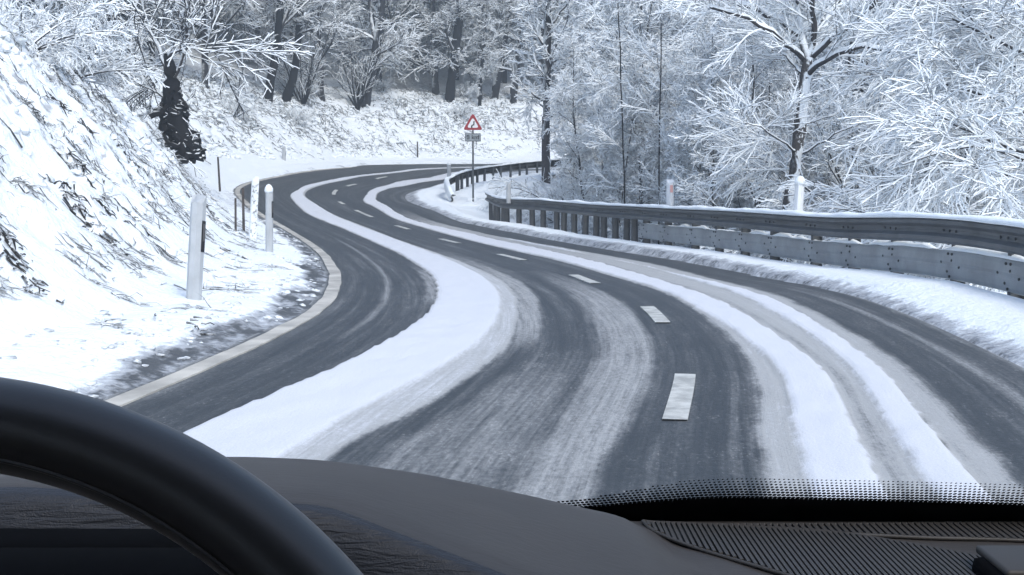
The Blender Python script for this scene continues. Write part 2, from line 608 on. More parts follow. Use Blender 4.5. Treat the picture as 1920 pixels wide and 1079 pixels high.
SLo = kn([(0, 2.42), (4.5, 2.38), (5.8, 2.26), (7.5, 2.18), (9.7, 2.06), (12, 1.98), (16, 1.86), (22, 1.77), (30, 1.71), (35, 1.76), (38, 1.66), (41, 1.45), (43.6, 1.23), (53, 1.28), (60, 1.0), (70, .6)])
SRo = kn([(0, 1.66), (4, 1.52), (5, 1.38), (7, 1.28), (10, 1.22), (14, 1.08), (20, 1.05), (27, 1.08), (33, 1.0), (37, 1.08), (41, .98), (46, .86), (55, .96), (64, .5), (70, .25)])
WRo = kn([(0, 1.84), (4.5, 1.72), (7, 1.53), (10, 1.40), (14, 1.28), (20, 1.2), (30, 1.15), (44, 1.0), (60, .7), (70, .35)])
MLo = kn([(0, .66), (10, .6), (16, .52)])
MRo = kn([(0, .36), (5, .22), (10, .16), (16, .14)])
ASo = kn([(0, .38), (5, .43), (10, .42), (14, .5), (24, .62), (30, .46), (39, .62), (42, 1.0), (48, 1.02), (54, .8), (60, 1.15)])
ALo = kn([(0, .54), (6, .6), (10, .42), (16, .5), (20, .55), (28, .48), (34, .52), (39, .68), (42, 1.02), (44, 1.14), (48, 1.04), (54, .8), (60, 1.2)])
ARo = kn([(0, .85), (6, .9), (9, .78), (12, .76), (17, .96), (24, 1.16), (29, 1.08), (32, .92), (36, .95), (40, 1.26), (43, 1.45), (48, 1.46), (51, 1.35), (55, 1.55), (60, 1.9)])
BLo = kn([(0, 1.05), (10, 1.06), (13, 1.2), (16, 1.42), (21, 1.52), (27, 1.46), (29, 1.5)])
BRo = kn([(0, 1.25), (9, 1.27), (13, 1.36), (17, 1.48), (23, 1.58), (27, 1.56), (29, 1.5)])
BSo = kn([(0, 1.42), (10, 1.45), (13, 1.55), (17, 1.78), (24, 1.78), (29, 1.6)])
Ro = np.interp(SS, [0, 11, 15, 22, 28, 33, 38, 42, 48, 53, 60], [2.15, 2.15, 2.4, 2.6, 2.45, 2.3, 2.2, 2.65, 2.65, 2.4, 2.7])
rag = 0.007 * fbm(SS * 4.5, OO * 0.5 + 3, 3) * (1 - smooth01(8, 60, SS)) + .007 * fbm(SS * 14, OO * 3, 3)
rag2 = 0.018 * fbm(SS * 2.5 + 50, OO * 2, 4)
soft = 0.03 + 0.05 * smooth01(4, 30, SS)


def band(o, lo, hi, slo, shi):
    return smooth01(lo - slo, lo + slo, o) * (1 - smooth01(hi - shi, hi + shi, o))


sn = np.full_like(SS, 0.05)
tracks = 0.07 * np.maximum(0, fbm(SS * 0.16, OO * 13, 3)) + .05 * np.maximum(0, fbm(SS * 0.1 + 4, OO * 5, 2))
sn += tracks
# faint slush line within the near-left wheel track
fl = kn([(0, 2.62), (10, 2.55), (14, 2.5), (20, 2.45), (40, 2.3)])
sn = np.maximum(sn, 0.24 * np.exp(-((OO - fl) / 0.05) ** 2) * smooth01(6, 10, SS) * smooth01(34, 22, SS))
# strip 1: white, with a scraped grey side towards the crown of the road
s1 = band(OO + rag, SRo, SLo, 0.05, 0.012 + .012 * smooth01(10, 30, SS))
inner_white = smooth01(WRo - .03, WRo + .02, OO)
val1 = 0.64 + 0.31 * inner_white - 0.05 * smooth01(40, 55, SS)
sn = np.maximum(sn, s1 * val1)
sn = np.maximum(sn, 0.34 * band(OO + rag2, SRo - .22, SRo, .05, .04) * smooth01(6, 9, SS) * smooth01(30, 12, SS))
sn = np.maximum(sn, 0.28 * band(OO + rag2, SLo, SLo + .14, .03, .06) * smooth01(10, 12, SS) * smooth01(20, 15, SS))
# slushy strip left of the centre dashes
sn = np.maximum(sn, (0.31 - .13 * smooth01(10, 15, SS)) * band(OO + rag2, MRo, MLo, 0.06, 0.14) * smooth01(18, 14, SS))
sn = np.maximum(sn, 0.20 * band(OO + rag2, MLo, SRo - .2, 0.12, 0.1) * smooth01(9, 5, SS))
# opposite lane
sn = np.maximum(sn, 0.52 * band(-OO + rag2, ASo, BRo, 0.07, 0.05) * smooth01(40, 28, SS))
sn = np.maximum(sn, 0.95 * band(-OO + rag, ALo, ARo, 0.035, 0.025))
sn = np.where((-OO > ARo + .02) & (-OO < BLo), np.minimum(sn, 0.52 - .20 * np.exp(-((-OO - ARo - .07) / .035) ** 2) - .12 * smooth01(14, 24, SS)), sn)
sn = np.maximum(sn, 0.97 * band(-OO + rag, BLo, BRo, 0.03, 0.025) * smooth01(30, 26, SS))
sn = np.maximum(sn, 0.50 * band(-OO + rag2, BRo, BSo, 0.03, 0.08) * smooth01(30, 24, SS))
sn = np.maximum(sn, 0.25 * np.exp(-((-OO - 1.88) / .06) ** 2) * smooth01(16, 9, SS))
sn = np.maximum(sn, smooth01(Ro - .12, Ro + .45, -OO + rag2) * .95)
sn = np.maximum(sn, 0.30 * smooth01(3.18, 3.28, OO + rag2))
P = road_pt(SS, OO)
P[..., 2] += 0.004 + 0.022 * smooth01(.5, .95, sn) * (1 + .35 * fbm(SS * 2.5, OO * 5, 3)) + 0.005 * smooth01(.15, .5, sn)
me = mesh_np('road', P.reshape(-1, 3), grid_faces(*SS.shape)[:, ::-1], True)
me.flip_normals()
set_attr(me, 'snow', np.clip(sn, 0, 1))
set_uv(me, SS, OO)
ROAD = struct(link('road', me, M_ROAD))


# the thin winter haze between the hills
mh = bpy.data.materials.new('haze')
mh.use_nodes = True
nth = mh.node_tree
nth.nodes.remove(nth.nodes['Principled BSDF'])
pv = nd(nth, 'ShaderNodeVolumePrincipled')
pv.inputs['Color'].default_value = (.80, .92, 1.0, 1)
pv.inputs['Density'].default_value = 0.0032
pv.inputs['Anisotropy'].default_value = 0.2
nth.links.new(pv.outputs[0], nth.nodes['Material Output'].inputs['Volume'])
bm = bmesh.new()
add_box(bm, (-8, 62, 34), (236, 208, 84))
hz = bm_obj('haze', bm, mh)
hz['kind'] = 'stuff'


def strip(s0, s1, o0, o1, lift, name, mat, n=None, wob=0.0, s_k=None):
    n = n or max(4, int((s1 - s0) / 0.15))
    s_ = np.linspace(s0, s1, n)
    w = wob * fbm(s_ * 1.5, s_ * 0 + 5, 3)
    a = road_pt(s_, o0 + w)
    b = road_pt(s_, o1 + wob * fbm(s_ * 2.1, s_ * 0 + 9, 3))
    V = np.stack([a, b], 1)
    V[..., 2] += lift
    bot = V.copy()
    bot[..., 2] -= 0.012
    V = np.concatenate([bot[:, :1], V, bot[:, 1:]], 1)
    me = mesh_np(name, V.reshape(-1, 3), grid_faces(n, 4))
    return link(name, me, mat, ROAD)


struct(strip(1.5, 62, 3.06, 3.21, 0.014, 'edge_line', M_EDGE, n=420, wob=0.008))
# centre dashes, from where the photograph shows them
for (ua, va, ub, vb, wd) in [(1265, 790, 1285, 706, .13), (1243, 607, 1213, 577, .13), (1117, 533, 1075, 517, .13), (982, 489, 937, 478, .12), (860, 457, 827, 449, .12),
                             (767, 431, 743, 424, .12), (698, 408, 667, 395, .12), (645, 384, 636, 379, .12), (626, 366, 631, 357, .13), (650, 350, 667, 346, .13), (705, 336, 725, 332, .13)]:
    def ground(u, v):
        best = None
        for d in np.arange(4, 80, 0.05):
            p = at(u, v, d)
            s_, o_ = nearest(np.array([p[0]]), np.array([p[1]]))
            if abs(o_[0]) < 1.5:
                q = road_pt(s_[0], o_[0])
                if best is None or abs(q[2] - p[2]) < best[0]:
                    best = (abs(q[2] - p[2]), s_[0], o_[0])
        return best
    g0, g1 = ground(ua, va), ground(ub, vb)
    if g0 is None or g1 is None: continue
    n = 7
    s_ = np.linspace(g0[1], g1[1], n)
    o_ = np.linspace(g0[2], g1[2], n)
    a, b = road_pt(s_, o_ - wd / 2), road_pt(s_, o_ + wd / 2)
    V = np.stack([a, b], 1)
    V[..., 2] += 0.013
    bot = V.copy()
    bot[..., 2] -= 0.012
    V = np.concatenate([bot[:, :1], V, bot[:, 1:]], 1)
    link('lane_dash', mesh_np('lane_dash', V.reshape(-1, 3), grid_faces(n, 4)), M_PAINT, ROAD)


# ------------------------------------------------------------------ crash barriers
def frames_along(P):
    t = np.gradient(P, axis=0)
    t[:, 2] = 0
    t /= np.linalg.norm(t, axis=1)[:, None]
    return t, np.stack([-t[:, 1], t[:, 0], 0 * t[:, 0]], 1)


WPROF = [(0.0, .765), (.035, .76), (.075, .735), (.08, .70), (.03, .665), (.022, .635), (.03, .605), (.08, .57), (.08, .53), (.04, .50), (.0, .492),
         (-.004, .492), (.036, .506), (.072, .532), (.072, .568), (.024, .60), (.016, .635), (.024, .67), (.072, .702), (.068, .732), (.035, .754), (.0, .759)]


def rail_path(s0, s1, step=0.25):
    s_ = np.arange(s0, s1 + 1e-6, step)
    off = np.interp(s_, [-10, 4, 8, 11, 24, 33, 38, 41], [-3.7, -3.55, -3.40, -3.32, -3.32, -3.4, -4.15, -4.6])
    P = road_pt(s_, off)
    P[:, 2] = road_pt(s_, np.full_like(off, -3.0))[:, 2] + np.interp(s_, [10, 24, 30, 37], [0.0, .08, .04, -.20])
    return s_, P


rail = tag(empty('guard_rail', road_pt(22., -3.35)), 'long grey crash barrier with snow on top, reaching in from the right edge', 'guard rail')
rail_inv = Matrix.Translation(-rail.location)


def add_part(name, V, F, mat, parent, smooth=False):
    me = mesh_np(name, np.asarray(V) - np.array(parent.location), F, smooth)
    return link(name, me, mat, parent)


def bar_pieces(name, prof, path, lat, per, mat, parent, closed=True, smooth=False, gap=0):
    n = len(path)
    i = 0
    while i < n - 2:
        j = min(n - 1, i + per)
        if n - 1 - j < 3: j = n - 1
        V, F = sweep(prof, path[i:j + 1], lat[i:j + 1], closed)
        add_part(name, V, F, mat, parent, smooth)
        i = j


_s, _p = rail_path(25, 44, .05)
RAIL_END = float(_s[np.argmax(960 + FPX * _p[:, 0] / _p[:, 1] < 914)])
s_r, RP = rail_path(1.0, RAIL_END)
_, RL = frames_along(RP)             # points to the left = towards the road
bar_pieces('rail_beam', WPROF, RP, RL, 17, M_STEEL, rail)
# snow lying on top of the beam
capn = 11
a = np.linspace(0, math.pi, capn)
cap = [(0.025 + 0.085 * math.cos(t), 0.757 + 0.062 * math.sin(t) ** .7) for t in a]
s_c, CP = rail_path(1.0, RAIL_END + .12, 0.12)
_, CLt = frames_along(CP)
V, F = sweep(cap, CP, CLt, True)
V = V.reshape(-1, capn, 3)
hvar = (0.85 + .35 * fbm(s_c * 1.2, s_c * 0, 4))[:, None]
base_z = (CP[:, 2] + .757)[:, None]
V[..., 2] = base_z + (V[..., 2] - base_z) * hvar * np.r_[0.5, 0.8, np.ones(len(s_c) - 4), .9, .5][:, None]
V[..., :2] += (CLt[:, None, :2]) * (0.02 * fbm(s_c * 2.3 + 30, s_c * 0, 3))[:, None, None] * np.linspace(1, 0, capn)[None, :, None]
add_part('snow_cap', V.reshape(-1, 3), F, M_SNOW, rail, True)
# the lower underride beam
LPROF = [(-.035, .42), (-.02, .432), (.0, .424), (.012, .39), (.02, .31), (.012, .28), (.02, .25), (.012, .17), (.0, .135), (-.02, .125), (-.035, .14), (-.01, .175), (.004, .28), (-.01, .40)]
m0 = s_r < 23.6
bar_pieces('lower_beam', LPROF, RP[m0], RL[m0], 17, M_STEEL_L, rail)
# snow caught on the lip of the lower beam
V, F = sweep([(.0, .430), (-.015, .455), (-.05, .462), (-.085, .455), (-.09, .428), (-.04, .425)], RP[m0], RL[m0])
V = V.reshape(-1, 6, 3)
lz = (RP[m0][:, 2] + .425)[:, None]
V[..., 2] = lz + (V[..., 2] - lz) * np.clip(.75 + 2.2 * fbm(s_r[m0] * 1.9, s_r[m0] * 0, 3), .05, 1.7)[:, None]
V = V.reshape(-1, 3)
add_part('snow_ledge', V + np.random.default_rng(2).normal(0, .004, V.shape), F, M_SNOW, rail, True)


def post_mesh(h, w=0.055, d=0.10):
    bm = bmesh.new()
    t = 0.007
    add_box(bm, (0, 0, h / 2 - .25), (t, d, h + .5))
    add_box(bm, (w / 2, d / 2 - t / 2, h / 2 - .25), (w - t, t, h + .5))
    add_box(bm, (-w / 2, -d / 2 + t / 2, h / 2 - .25), (w - t, t, h + .5))
    me = bpy.data.meshes.new('post')
    bm.to_mesh(me)
    bm.free()
    me.materials.append(M_STEEL_D)
    return me


pm = post_mesh(.72, .075, .11)
for s in np.r_[np.arange(2.0, 23.5, 1.33), np.arange(23.9, 30, 0.68), np.arange(30.2, RAIL_END - .2, 0.9)]:
    i = int(np.argmin(abs(s_r - s)))
    p = RP[i] - RL[i] * 0.07
    o = link('post', pm, None, rail)
    o.location = p - np.array(rail.location)
    o.rotation_euler = (0, 0, math.atan2(-RL[i][0], RL[i][1]) + random.uniform(-.03, .03))
    o.rotation_euler[0] = random.uniform(-.02, .02)
    o.rotation_euler[1] = random.uniform(-.03, .03)
# bolt heads and slots on both beams, joined into one part
bm = bmesh.new()
for s in np.arange(2.0, RAIL_END - 1, 1.33):
    i = int(np.argmin(abs(s_r - s)))
    M = Matrix.Rotation(math.atan2(-RL[i][0], RL[i][1]), 3, 'Z').to_4x4()
    loc = Vector(RP[i] - np.array(rail.location))
    T = Vector((RL[i][1], -RL[i][0], 0))
    L = Vector(RL[i])
    for dt in (-.16, 0., .16):
        c = bmesh.ops.create_cone(bm, cap_ends=True, segments=6, radius1=.016, radius2=.012, depth=.014)['verts']
        bmesh.ops.rotate(bm, cent=(0, 0, 0), matrix=Matrix.Rotation(-math.pi / 2, 3, 'X'), verts=c)
        bmesh.ops.transform(bm, matrix=M, verts=c)
        bmesh.ops.translate(bm, vec=loc + L * 0.030 + Vector((0, 0, .635)) + T * dt, verts=c)
    if s < 23.4:
        for (dt, hh) in ((-.05, .395), (.05, .395), (-.05, .33), (.06, .21), (.0, .16), (-.24, .27), (.22, .30)):
            c = bmesh.ops.create_cone(bm, cap_ends=True, segments=6, radius1=.015, radius2=.012, depth=.014)['verts']
            bmesh.ops.rotate(bm, cent=(0, 0, 0), matrix=Matrix.Rotation(-math.pi / 2, 3, 'X'), verts=c)
            bmesh.ops.transform(bm, matrix=M, verts=c)
            bmesh.ops.translate(bm, vec=loc + L * 0.020 + Vector((0, 0, hh)) + T * dt, verts=c)
o = bm_obj('bolt', bm, M_BOLT, rail)
o['kind'] = 'stuff'

# the second barrier beyond the gap, round the inside of the bend
pts = [(851, 386, 44.0), (843, 366, 45.0), (839, 346, 46.6), (846, 333, 48.6), (862, 325, 50), (885, 319, 51.3), (913, 314, 52.4), (950, 309, 53.4), (985, 305, 54.4), (1024, 301.5, 55.6), (1064, 299, 57), (1105, 297, 58.5)]
K = np.array([at(*p) for p in pts])
K[:3, 2] = [land(K[0, 0], K[0, 1]) + .25, land(K[1, 0], K[1, 1]) + .5, land(K[2, 0], K[2, 1]) + .66]
FR = catmull(K, 8)
rail2 = tag(empty('guard_rail', (*FR[40, :2], float(land(FR[40, 0], FR[40, 1])))), 'far crash barrier on dark posts behind the warning sign, its end bent down', 'guard rail')
FP = FR.copy()
FP[:, 2] -= .765
_, FL = frames_along(FP)
bar_pieces('rail_beam', WPROF, FP, FL, 24, M_STEEL_D, rail2)
lump = 0.6 + .9 * np.abs(fbm(np.arange(len(FP)) * .55, np.zeros(len(FP)), 3))
V, F = sweep(cap, FP, FL, True)
V = V.reshape(-1, capn, 3)
V[..., 2] = (FP[:, 2] + .757)[:, None] + (V[..., 2] - (FP[:, 2] + .757)[:, None]) * lump[:, None]
add_part('snow_cap', V.reshape(-1, 3), F, M_SNOW, rail2, True)
# packed snow plastered on the bent-down end
kk = 26
V, F = sweep([(.10, .78), (.13, .70), (.06, .64), (.13, .58), (.11, .5), (.085, .5), (.085, .78)], FP[:kk], FL[:kk])
add_part('snow_crust', V, F, M_SNOW, rail2, True)
pm2 = post_mesh(.74, .11, .12)
for u in (846, 855, 863, 872, 882, 893, 905, 922, 938, 955, 971, 985, 1004, 1024, 1045, 1066):
    uu = 960 + FPX * FP[:, 0] / FP[:, 1]
    i = int(np.argmin(abs(uu[28:] - u))) + 28
    o = link('post', pm2, None, rail2)
    o.location = FP[i] - FL[i] * .08 - np.array(rail2.location)
    o.rotation_euler = (0, 0, math.atan2(-FL[i][0], FL[i][1]))

# ------------------------------------------------------------------ warning sign
sx = at(887, 358, 44)
sx[2] = float(land(sx[0], sx[1]))
sign = tag(empty('road_sign', sx), 'red and white triangular winding road sign with a small plate on a slim pole', 'road sign')
top = at(887, 212, 44)[2] - sx[2]
side = 36.5 / FPX * 44
hgt = side * .866
bm = bmesh.new()
bmesh.ops.create_cone(bm, cap_ends=True, segments=10, radius1=.034, radius2=.034, depth=top - .1 + .4, matrix=Matrix.Translation((0, .04, (top - .1 - .4) / 2)))
bm_obj('pole', bm, plain('sign_pole_steel', (.10, .11, .12), .5, metal=.3), sign, True)


def tri(r, n=4):
    """Triangle outline with rounded corners, circumradius measure r (side length), centred on the sign's face."""
    out = []
    cz = top - hgt * 2 / 3
    rc = 0.045
    R_ = r / math.sqrt(3) - 2 * rc
    for k in range(3):
        a0 = math.pi / 2 + k * 2 * math.pi / 3
        c = (R_ * math.cos(a0), cz + R_ * math.sin(a0))
        for j in range(n + 1):
            a = a0 - math.pi / 3 + 2 * math.pi / 3 * j / n
            out.append((c[0] + rc * math.cos(a), c[1] + rc * math.sin(a)))
    return out


bm = bmesh.new(); add_prism(bm, tri(side * 1.03), .0, -.012); bm_obj('sign_rim', bm, M_WHITE, sign)
bm = bmesh.new(); add_prism(bm, tri(side * 1.0), -.013, -.016); bm_obj('red_border', bm, M_RED, sign)
bm = bmesh.new(); add_prism(bm, tri(side * .62), -.017, -.019); bm_obj('white_field', bm, M_WHITE, sign)
cz = top - hgt * 2 / 3
arrow = [(-.065, -.115), (-.015, -.115), (-.015, -.05), (.045, -.03), (.055, .02), (.055, .075), (.078, .075), (.04, .125), (.0, .075), (.018, .075), (.018, .03), (.005, .0), (-.045, -.02), (-.065, -.06)]
bm = bmesh.new(); add_prism(bm, [(x, cz + z - .005) for x, z in arrow], -.020, -.022); bm_obj('bend_arrow', bm, M_BLACK, sign)
pw, ph = 29 / FPX * 44, 15 / FPX * 44
pz = at(887, 258, 44)[2] - sx[2]
bm = bmesh.new(); add_box(bm, (0, -.006, pz), (pw, .012, ph)); o = bm_obj('distance_plate', bm, M_GREY, sign)
bm = bmesh.new()
for (c, s) in (((0, pz + ph / 2 - .012), (pw, .018)), ((0, pz - ph / 2 + .012), (pw, .018)), ((-pw / 2 + .012, pz), (.018, ph - .04)), ((pw / 2 - .012, pz), (.018, ph - .04))):
    add_box(bm, (c[0], -.0145, c[1]), (s[0], .003, s[1]))
for sgn in (-1, 1):
    x = sgn * pw * .37
    add_box(bm, (x, -.0145, pz - .02), (.016, .003, ph * .42))
    add_prism(bm, [(x - .035, pz + .03), (x + .035, pz + .03), (x, pz + .085)], -.013, -.016)
bm_obj('plate_marking', bm, M_BLACK, o)
fc = bpy.data.curves.new('txt', 'FONT')
fc.body = '3 km'
fc.size = ph * .72
fc.align_x = 'CENTER'
fc.align_y = 'CENTER'
fc.extrude = .0015
fc.offset = .004
tmp = bpy.data.objects.new('txt', fc)
COL.objects.link(tmp)
dg = bpy.context.evaluated_depsgraph_get()
tm = bpy.data.meshes.new_from_object(tmp.evaluated_get(dg))
bpy.data.objects.remove(tmp)
tm.materials.clear()
t_o = link('lettering', tm, M_BLACK, o)
t_o['kind'] = 'stuff'
t_o.location = (0, -.0145, pz)
t_o.rotation_euler = (math.pi / 2, 0, 0)

# ------------------------------------------------------------------ delineator posts
def delineator(u, v, d, label, h=1.05, wpx=None, lean=(0, 0), turn=0.3, band=True, snow=False, tint=None, sink=.25, z=None, wid=.12, cat='delineator post'):
    p = at(u, v, d)
    if z is not None: p[2] = z
    root = tag(empty('delineator_post', p), label, cat, 'white delineator posts beside the road')
    w, dp = wid, wid * .85
    sec = [(-w / 2, dp * .35), (-w * .42, -dp * .1), (-w * .16, -dp * .5), (w * .16, -dp * .5), (w * .42, -dp * .1), (w / 2, dp * .35), (w * .2, dp * .5), (-w * .2, dp * .5)]
    bm = bmesh.new()
    lo = [bm.verts.new((x, y, -sink)) for x, y in sec]
    hi = [bm.verts.new((x * .97, y * .97, h - .02 + (.04 if y > 0 else -.03) - abs(x) * .25)) for x, y in sec]
    n = len(sec)
    for i in range(n): bm.faces.new((lo[i], lo[(i + 1) % n], hi[(i + 1) % n], hi[i]))
    bm.faces.new(hi)
    bm_obj('body', bm, tint or M_PLASTIC, root)
    if band:
        # the slanting black band round the post with its reflector
        bm = bmesh.new()
        k = 1.03
        z0, z1 = h * .55, h * .82
        bs = [(x, y) for x, y in sec if x > w * .3] + [(w * .28, 0)]
        lo = [bm.verts.new((x * k, y * k, z0 - x * .55)) for x, y in bs]
        hi = [bm.verts.new((x * k, y * k, z1 - x * .55)) for x, y in bs]
        n = len(bs)
        for i in range(n): bm.faces.new((lo[i], lo[(i + 1) % n], hi[(i + 1) % n], hi[i]))
        bm.faces.new(hi); bm.faces.new(lo[::-1])
        b = bm_obj('black_band', bm, M_BLACK, root)
        bm = bmesh.new()
        add_box(bm, (w * .505, dp * .12, (z0 + z1) / 2), (.008, .045, .16), bevel=.003)
        bm_obj('reflector', bm, M_REFL, b)
    if snow:
        bm = bmesh.new()
        bmesh.ops.create_icosphere(bm, subdivisions=2, radius=1)
        for v_ in bm.verts:
            v_.co = Vector((v_.co.x * w * .56, v_.co.y * dp * .6, h - .03 + max(v_.co.z, -.35) * .10))
        bm_obj('snow_cap', bm, M_SNOW, root, True)
    root.rotation_euler = (lean[1], lean[0], turn)
    return root


delineator(360, 583, 11.75, 'tall white roadside post leaning right, nearest of the posts on the left bank', h=1.06, lean=(R(3.5), R(-2)), turn=R(-8), wid=.145, band=True)
delineator(504, 468, 20.6, 'white rounded roadside post with black band, just behind the snow-crusted post at the left bend', h=.98, lean=(R(1), 0), turn=R(-10), wid=.125, snow=True)
M_CRUST = snowy('crusted_plastic', (.05, .05, .055), -.45, -.1, 1.6, 14.0)
delineator(474, 428, 24.5, 'snow-crusted speckled post among brush, left of the rounded white post', h=.98, lean=(R(8), 0), turn=R(-50), wid=.15, band=False, tint=M_CRUST)
delineator(533, 316, 58, 'small white post outside the far bend, below the leaning trunks', h=.98, turn=R(20), wid=.17, band=True)
delineator(842, 336, 52, 'small white post just behind the snowy end of the far barrier', h=.62, turn=0, wid=.17, band=False, snow=True)
delineator(1257, 398, 26.5, 'white post with a red mark standing behind the near barrier, left of the forked tree', h=.66, turn=R(8), wid=.16, band=False, tint=M_WHITE)
delineator(953, 364, 34.5, 'little dark and white post behind the far end of the near barrier', h=.30, turn=R(-20), wid=.12, band=False)
delineator(1497, 396, 18.5, 'white snow-capped post beside the trunk of the forked tree', h=.44, lean=(R(2), 0), turn=R(-10), wid=.14, band=False, snow=True, tint=M_WHITE)
p = at(1257, 356, 20.3)
# its red mark
root = [o for o in bpy.data.objects if o.get('label', '').startswith('white post with a red mark')][0]
bm = bmesh.new(); add_box(bm, (0, -.068, .48), (.06, .01, .15), bevel=.003); bm_obj('reflector', bm, plain('red_reflector', (.75, .40, .36), .3), root)
for (u, v, d, h, r, lab) in ((783, 299, 71, .95, .05, 'thin brown stake standing in the snow at the far roadside'), (411, 334, 38, .62, .035, 'short dark stake in the brush on the left bank'),
                             (457, 425, 25, .75, .03, 'thin dark stick beside the snow-crusted post'), (442, 432, 24, .6, .025, 'short twisted stick left of the snow-crusted post')):
    bm = bmesh.new()
    bmesh.ops.create_cone(bm, cap_ends=True, segments=7, radius1=r, radius2=r * .8, depth=h + .4, matrix=Matrix.Translation((0, 0, h / 2 - .2)))
    o = bm_obj('wooden_stake', bm, M_WOOD, None)
    o.location = at(u, v, d) if d < 60 else ground_hit(u, v, 60)
    o.rotation_euler = (random.uniform(-.05, .05), random.uniform(-.08, .08), 0)
    tag(o, lab, 'stake')

# ------------------------------------------------------------------ trees and shrubs
UP = np.array([0, 0, 1.0])


def unit(v):
    return v / (np.linalg.norm(v, axis=-1, keepdims=True) + 1e-9)


def grow(P, Rr, n, t0, t1, ang, length, K, up=0.0, wig=0.1, g=None, rr=0.6, flat=0.0, taper=.3, prof=.5, aspread=.25, rmin=.004):
    """n side branches on every polyline of P (B,K,3); returns child polylines and radii."""
    g = g or rng
    B, K0 = P.shape[:2]
    t = (np.arange(n)[None] + g.random((B, n))) / n
    t = t0 + (t1 - t0) * t
    f = t * (K0 - 1)
    i = np.clip(f.astype(int), 0, K0 - 2)
    w = (f - i)[..., None]
    bi = np.arange(B)[:, None]
    p = P[bi, i] * (1 - w) + P[bi, i + 1] * w
    r = Rr[bi, i] * (1 - w[..., 0]) + Rr[bi, i + 1] * w[..., 0]
    tan = unit(P[bi, i + 1] - P[bi, i])
    q = unit(g.normal(size=tan.shape))
    perp = unit(q - (q * tan).sum(-1, keepdims=True) * tan)
    perp[..., 2] *= (1 - flat)
    perp = unit(perp)
    a = ang + g.normal(size=t.shape) * aspread
    d = unit(np.cos(a)[..., None] * tan + np.sin(a)[..., None] * perp)
    L = length * (1 - prof * (t - t0) / max(t1 - t0, 1e-6)) * g.uniform(.55, 1.2, t.shape)
    N = B * n
    p = p.reshape(N, 3); d = d.reshape(N, 3); L = L.reshape(N); r = r.reshape(N)
    step = L / (K - 1)
    out = np.empty((N, K, 3))
    out[:, 0] = p
    for k in range(1, K):
        d = unit(d + UP * up * (1.0 / K) + g.normal(size=d.shape) * wig)
        out[:, k] = out[:, k - 1] + d * step[:, None]
    r0 = np.maximum(r * rr, rmin)
    rad = r0[:, None] * np.linspace(1, taper, K)[None]
    return out, np.maximum(rad, rmin)


def tubes(P, Rr, n=4, snowcap=0.0):
    """Tubes round polylines; with snowcap>0 the upper side is heightened like settled snow."""
    B, K = P.shape[:2]
    d = np.empty_like(P)
    d[:, 1:-1] = P[:, 2:] - P[:, :-2]
    d[:, 0] = P[:, 1] - P[:, 0]
    d[:, -1] = P[:, -1] - P[:, -2]
    d = unit(d)
    side = np.cross(d, UP)
    nrm = np.linalg.norm(side, axis=-1, keepdims=True)
    side = np.where(nrm < .12, np.cross(d, np.array([0, 1.0, 0])), side)
    side = unit(side)
    upv = np.cross(side, d)
    a = math.pi / 2 + np.arange(n) * 2 * math.pi / n
    ca, sa = np.cos(a), np.sin(a)
    h = np.where(sa > .3, sa * (1 + snowcap), sa)
    V = P[:, :, None] + Rr[..., None, None] * (side[:, :, None] * ca[None, None, :, None] + upv[:, :, None] * h[None, None, :, None])
    V = V.reshape(-1, 3)
    base = (np.arange(B)[:, None, None] * K + np.arange(K - 1)[None, :, None]) * n
    j = np.arange(n)[None, None]
    j2 = (j + 1) % n
    F = np.stack([base + j, base + j2, base + n + j2, base + n + j], -1).reshape(-1, 4)
    return V, F[:, ::-1]


def join(parts):
    Vs, Fs, o = [], [], 0
    for V, F in parts:
        Vs.append(V); Fs.append(F + o); o += len(V)
    return np.vstack(Vs), np.vstack(Fs)


def line(pts, K, wig=0.0, g=None):
    pts = np.asarray(pts, float)
    if len(pts) > 2:
        c = catmull(pts, 8)
    else:
        c = np.linspace(pts[0], pts[1], 17)
    L = np.r_[0, np.cumsum(np.linalg.norm(np.diff(c, axis=0), axis=1))]
    t = np.linspace(0, L[-1], K)
    o = np.stack([np.interp(t, L, c[:, j]) for j in range(3)], 1)
    if wig: o[1:] += (g or rng).normal(size=(K - 1, 3)) * wig
    return o


def rad(K, a, b):
    return np.linspace(a, b, K)


def tree_mesh(seed, H, r0, clear, nL1, L1, nL2, nL3, nL4, tw, lean=.03, fl=.55, droop=-.15, ang=1.15, cap=.5, thick_crown=1.0):
    g = np.random.default_rng(seed)
    K = 12
    top = np.array([g.normal() * lean * H, g.normal() * lean * H, H])
    tr = line([(0, 0, -0.6), top * .33 + g.normal(size=3) * .12, top * .66 + g.normal(size=3) * .2, top], K, .03, g)[None]
    rr = rad(K, r0, r0 * .18)[None]
    rr[0, 0] *= 1.35
    A, Ar = grow(tr, rr, nL1, clear, .97, ang, L1, 7, .25, .10, g, .55, fl * .6, .25, .55)
    Bp, Br = grow(A, Ar, nL2, .18, .98, .85, L1 * .42, 5, droop, .10, g, .6, fl, .35, .5, rmin=tw * .9)
    C, Cr = grow(Bp, Br, nL3, .12, .98, .8, L1 * .2, 4, droop, .13, g, .7, fl, .5, .4, rmin=tw * .8)
    parts = [tubes(Bp, Br, 4, cap), tubes(C, Cr, 4, cap * 1.5)]
    if nL4:
        D, Dr = grow(C, Cr, nL4, .15, 1, .75, L1 * .105, 3, droop, .12, g, .8, fl, .6, .3, rmin=tw * .7)
        parts.append(tubes(D, Dr, 3, cap * 1.5))
    trunk = join([tubes(tr, rr, 9), tubes(A, Ar, 5, .25)])
    return mesh_np('trunk', *trunk, True), mesh_np('crown', *join(parts))


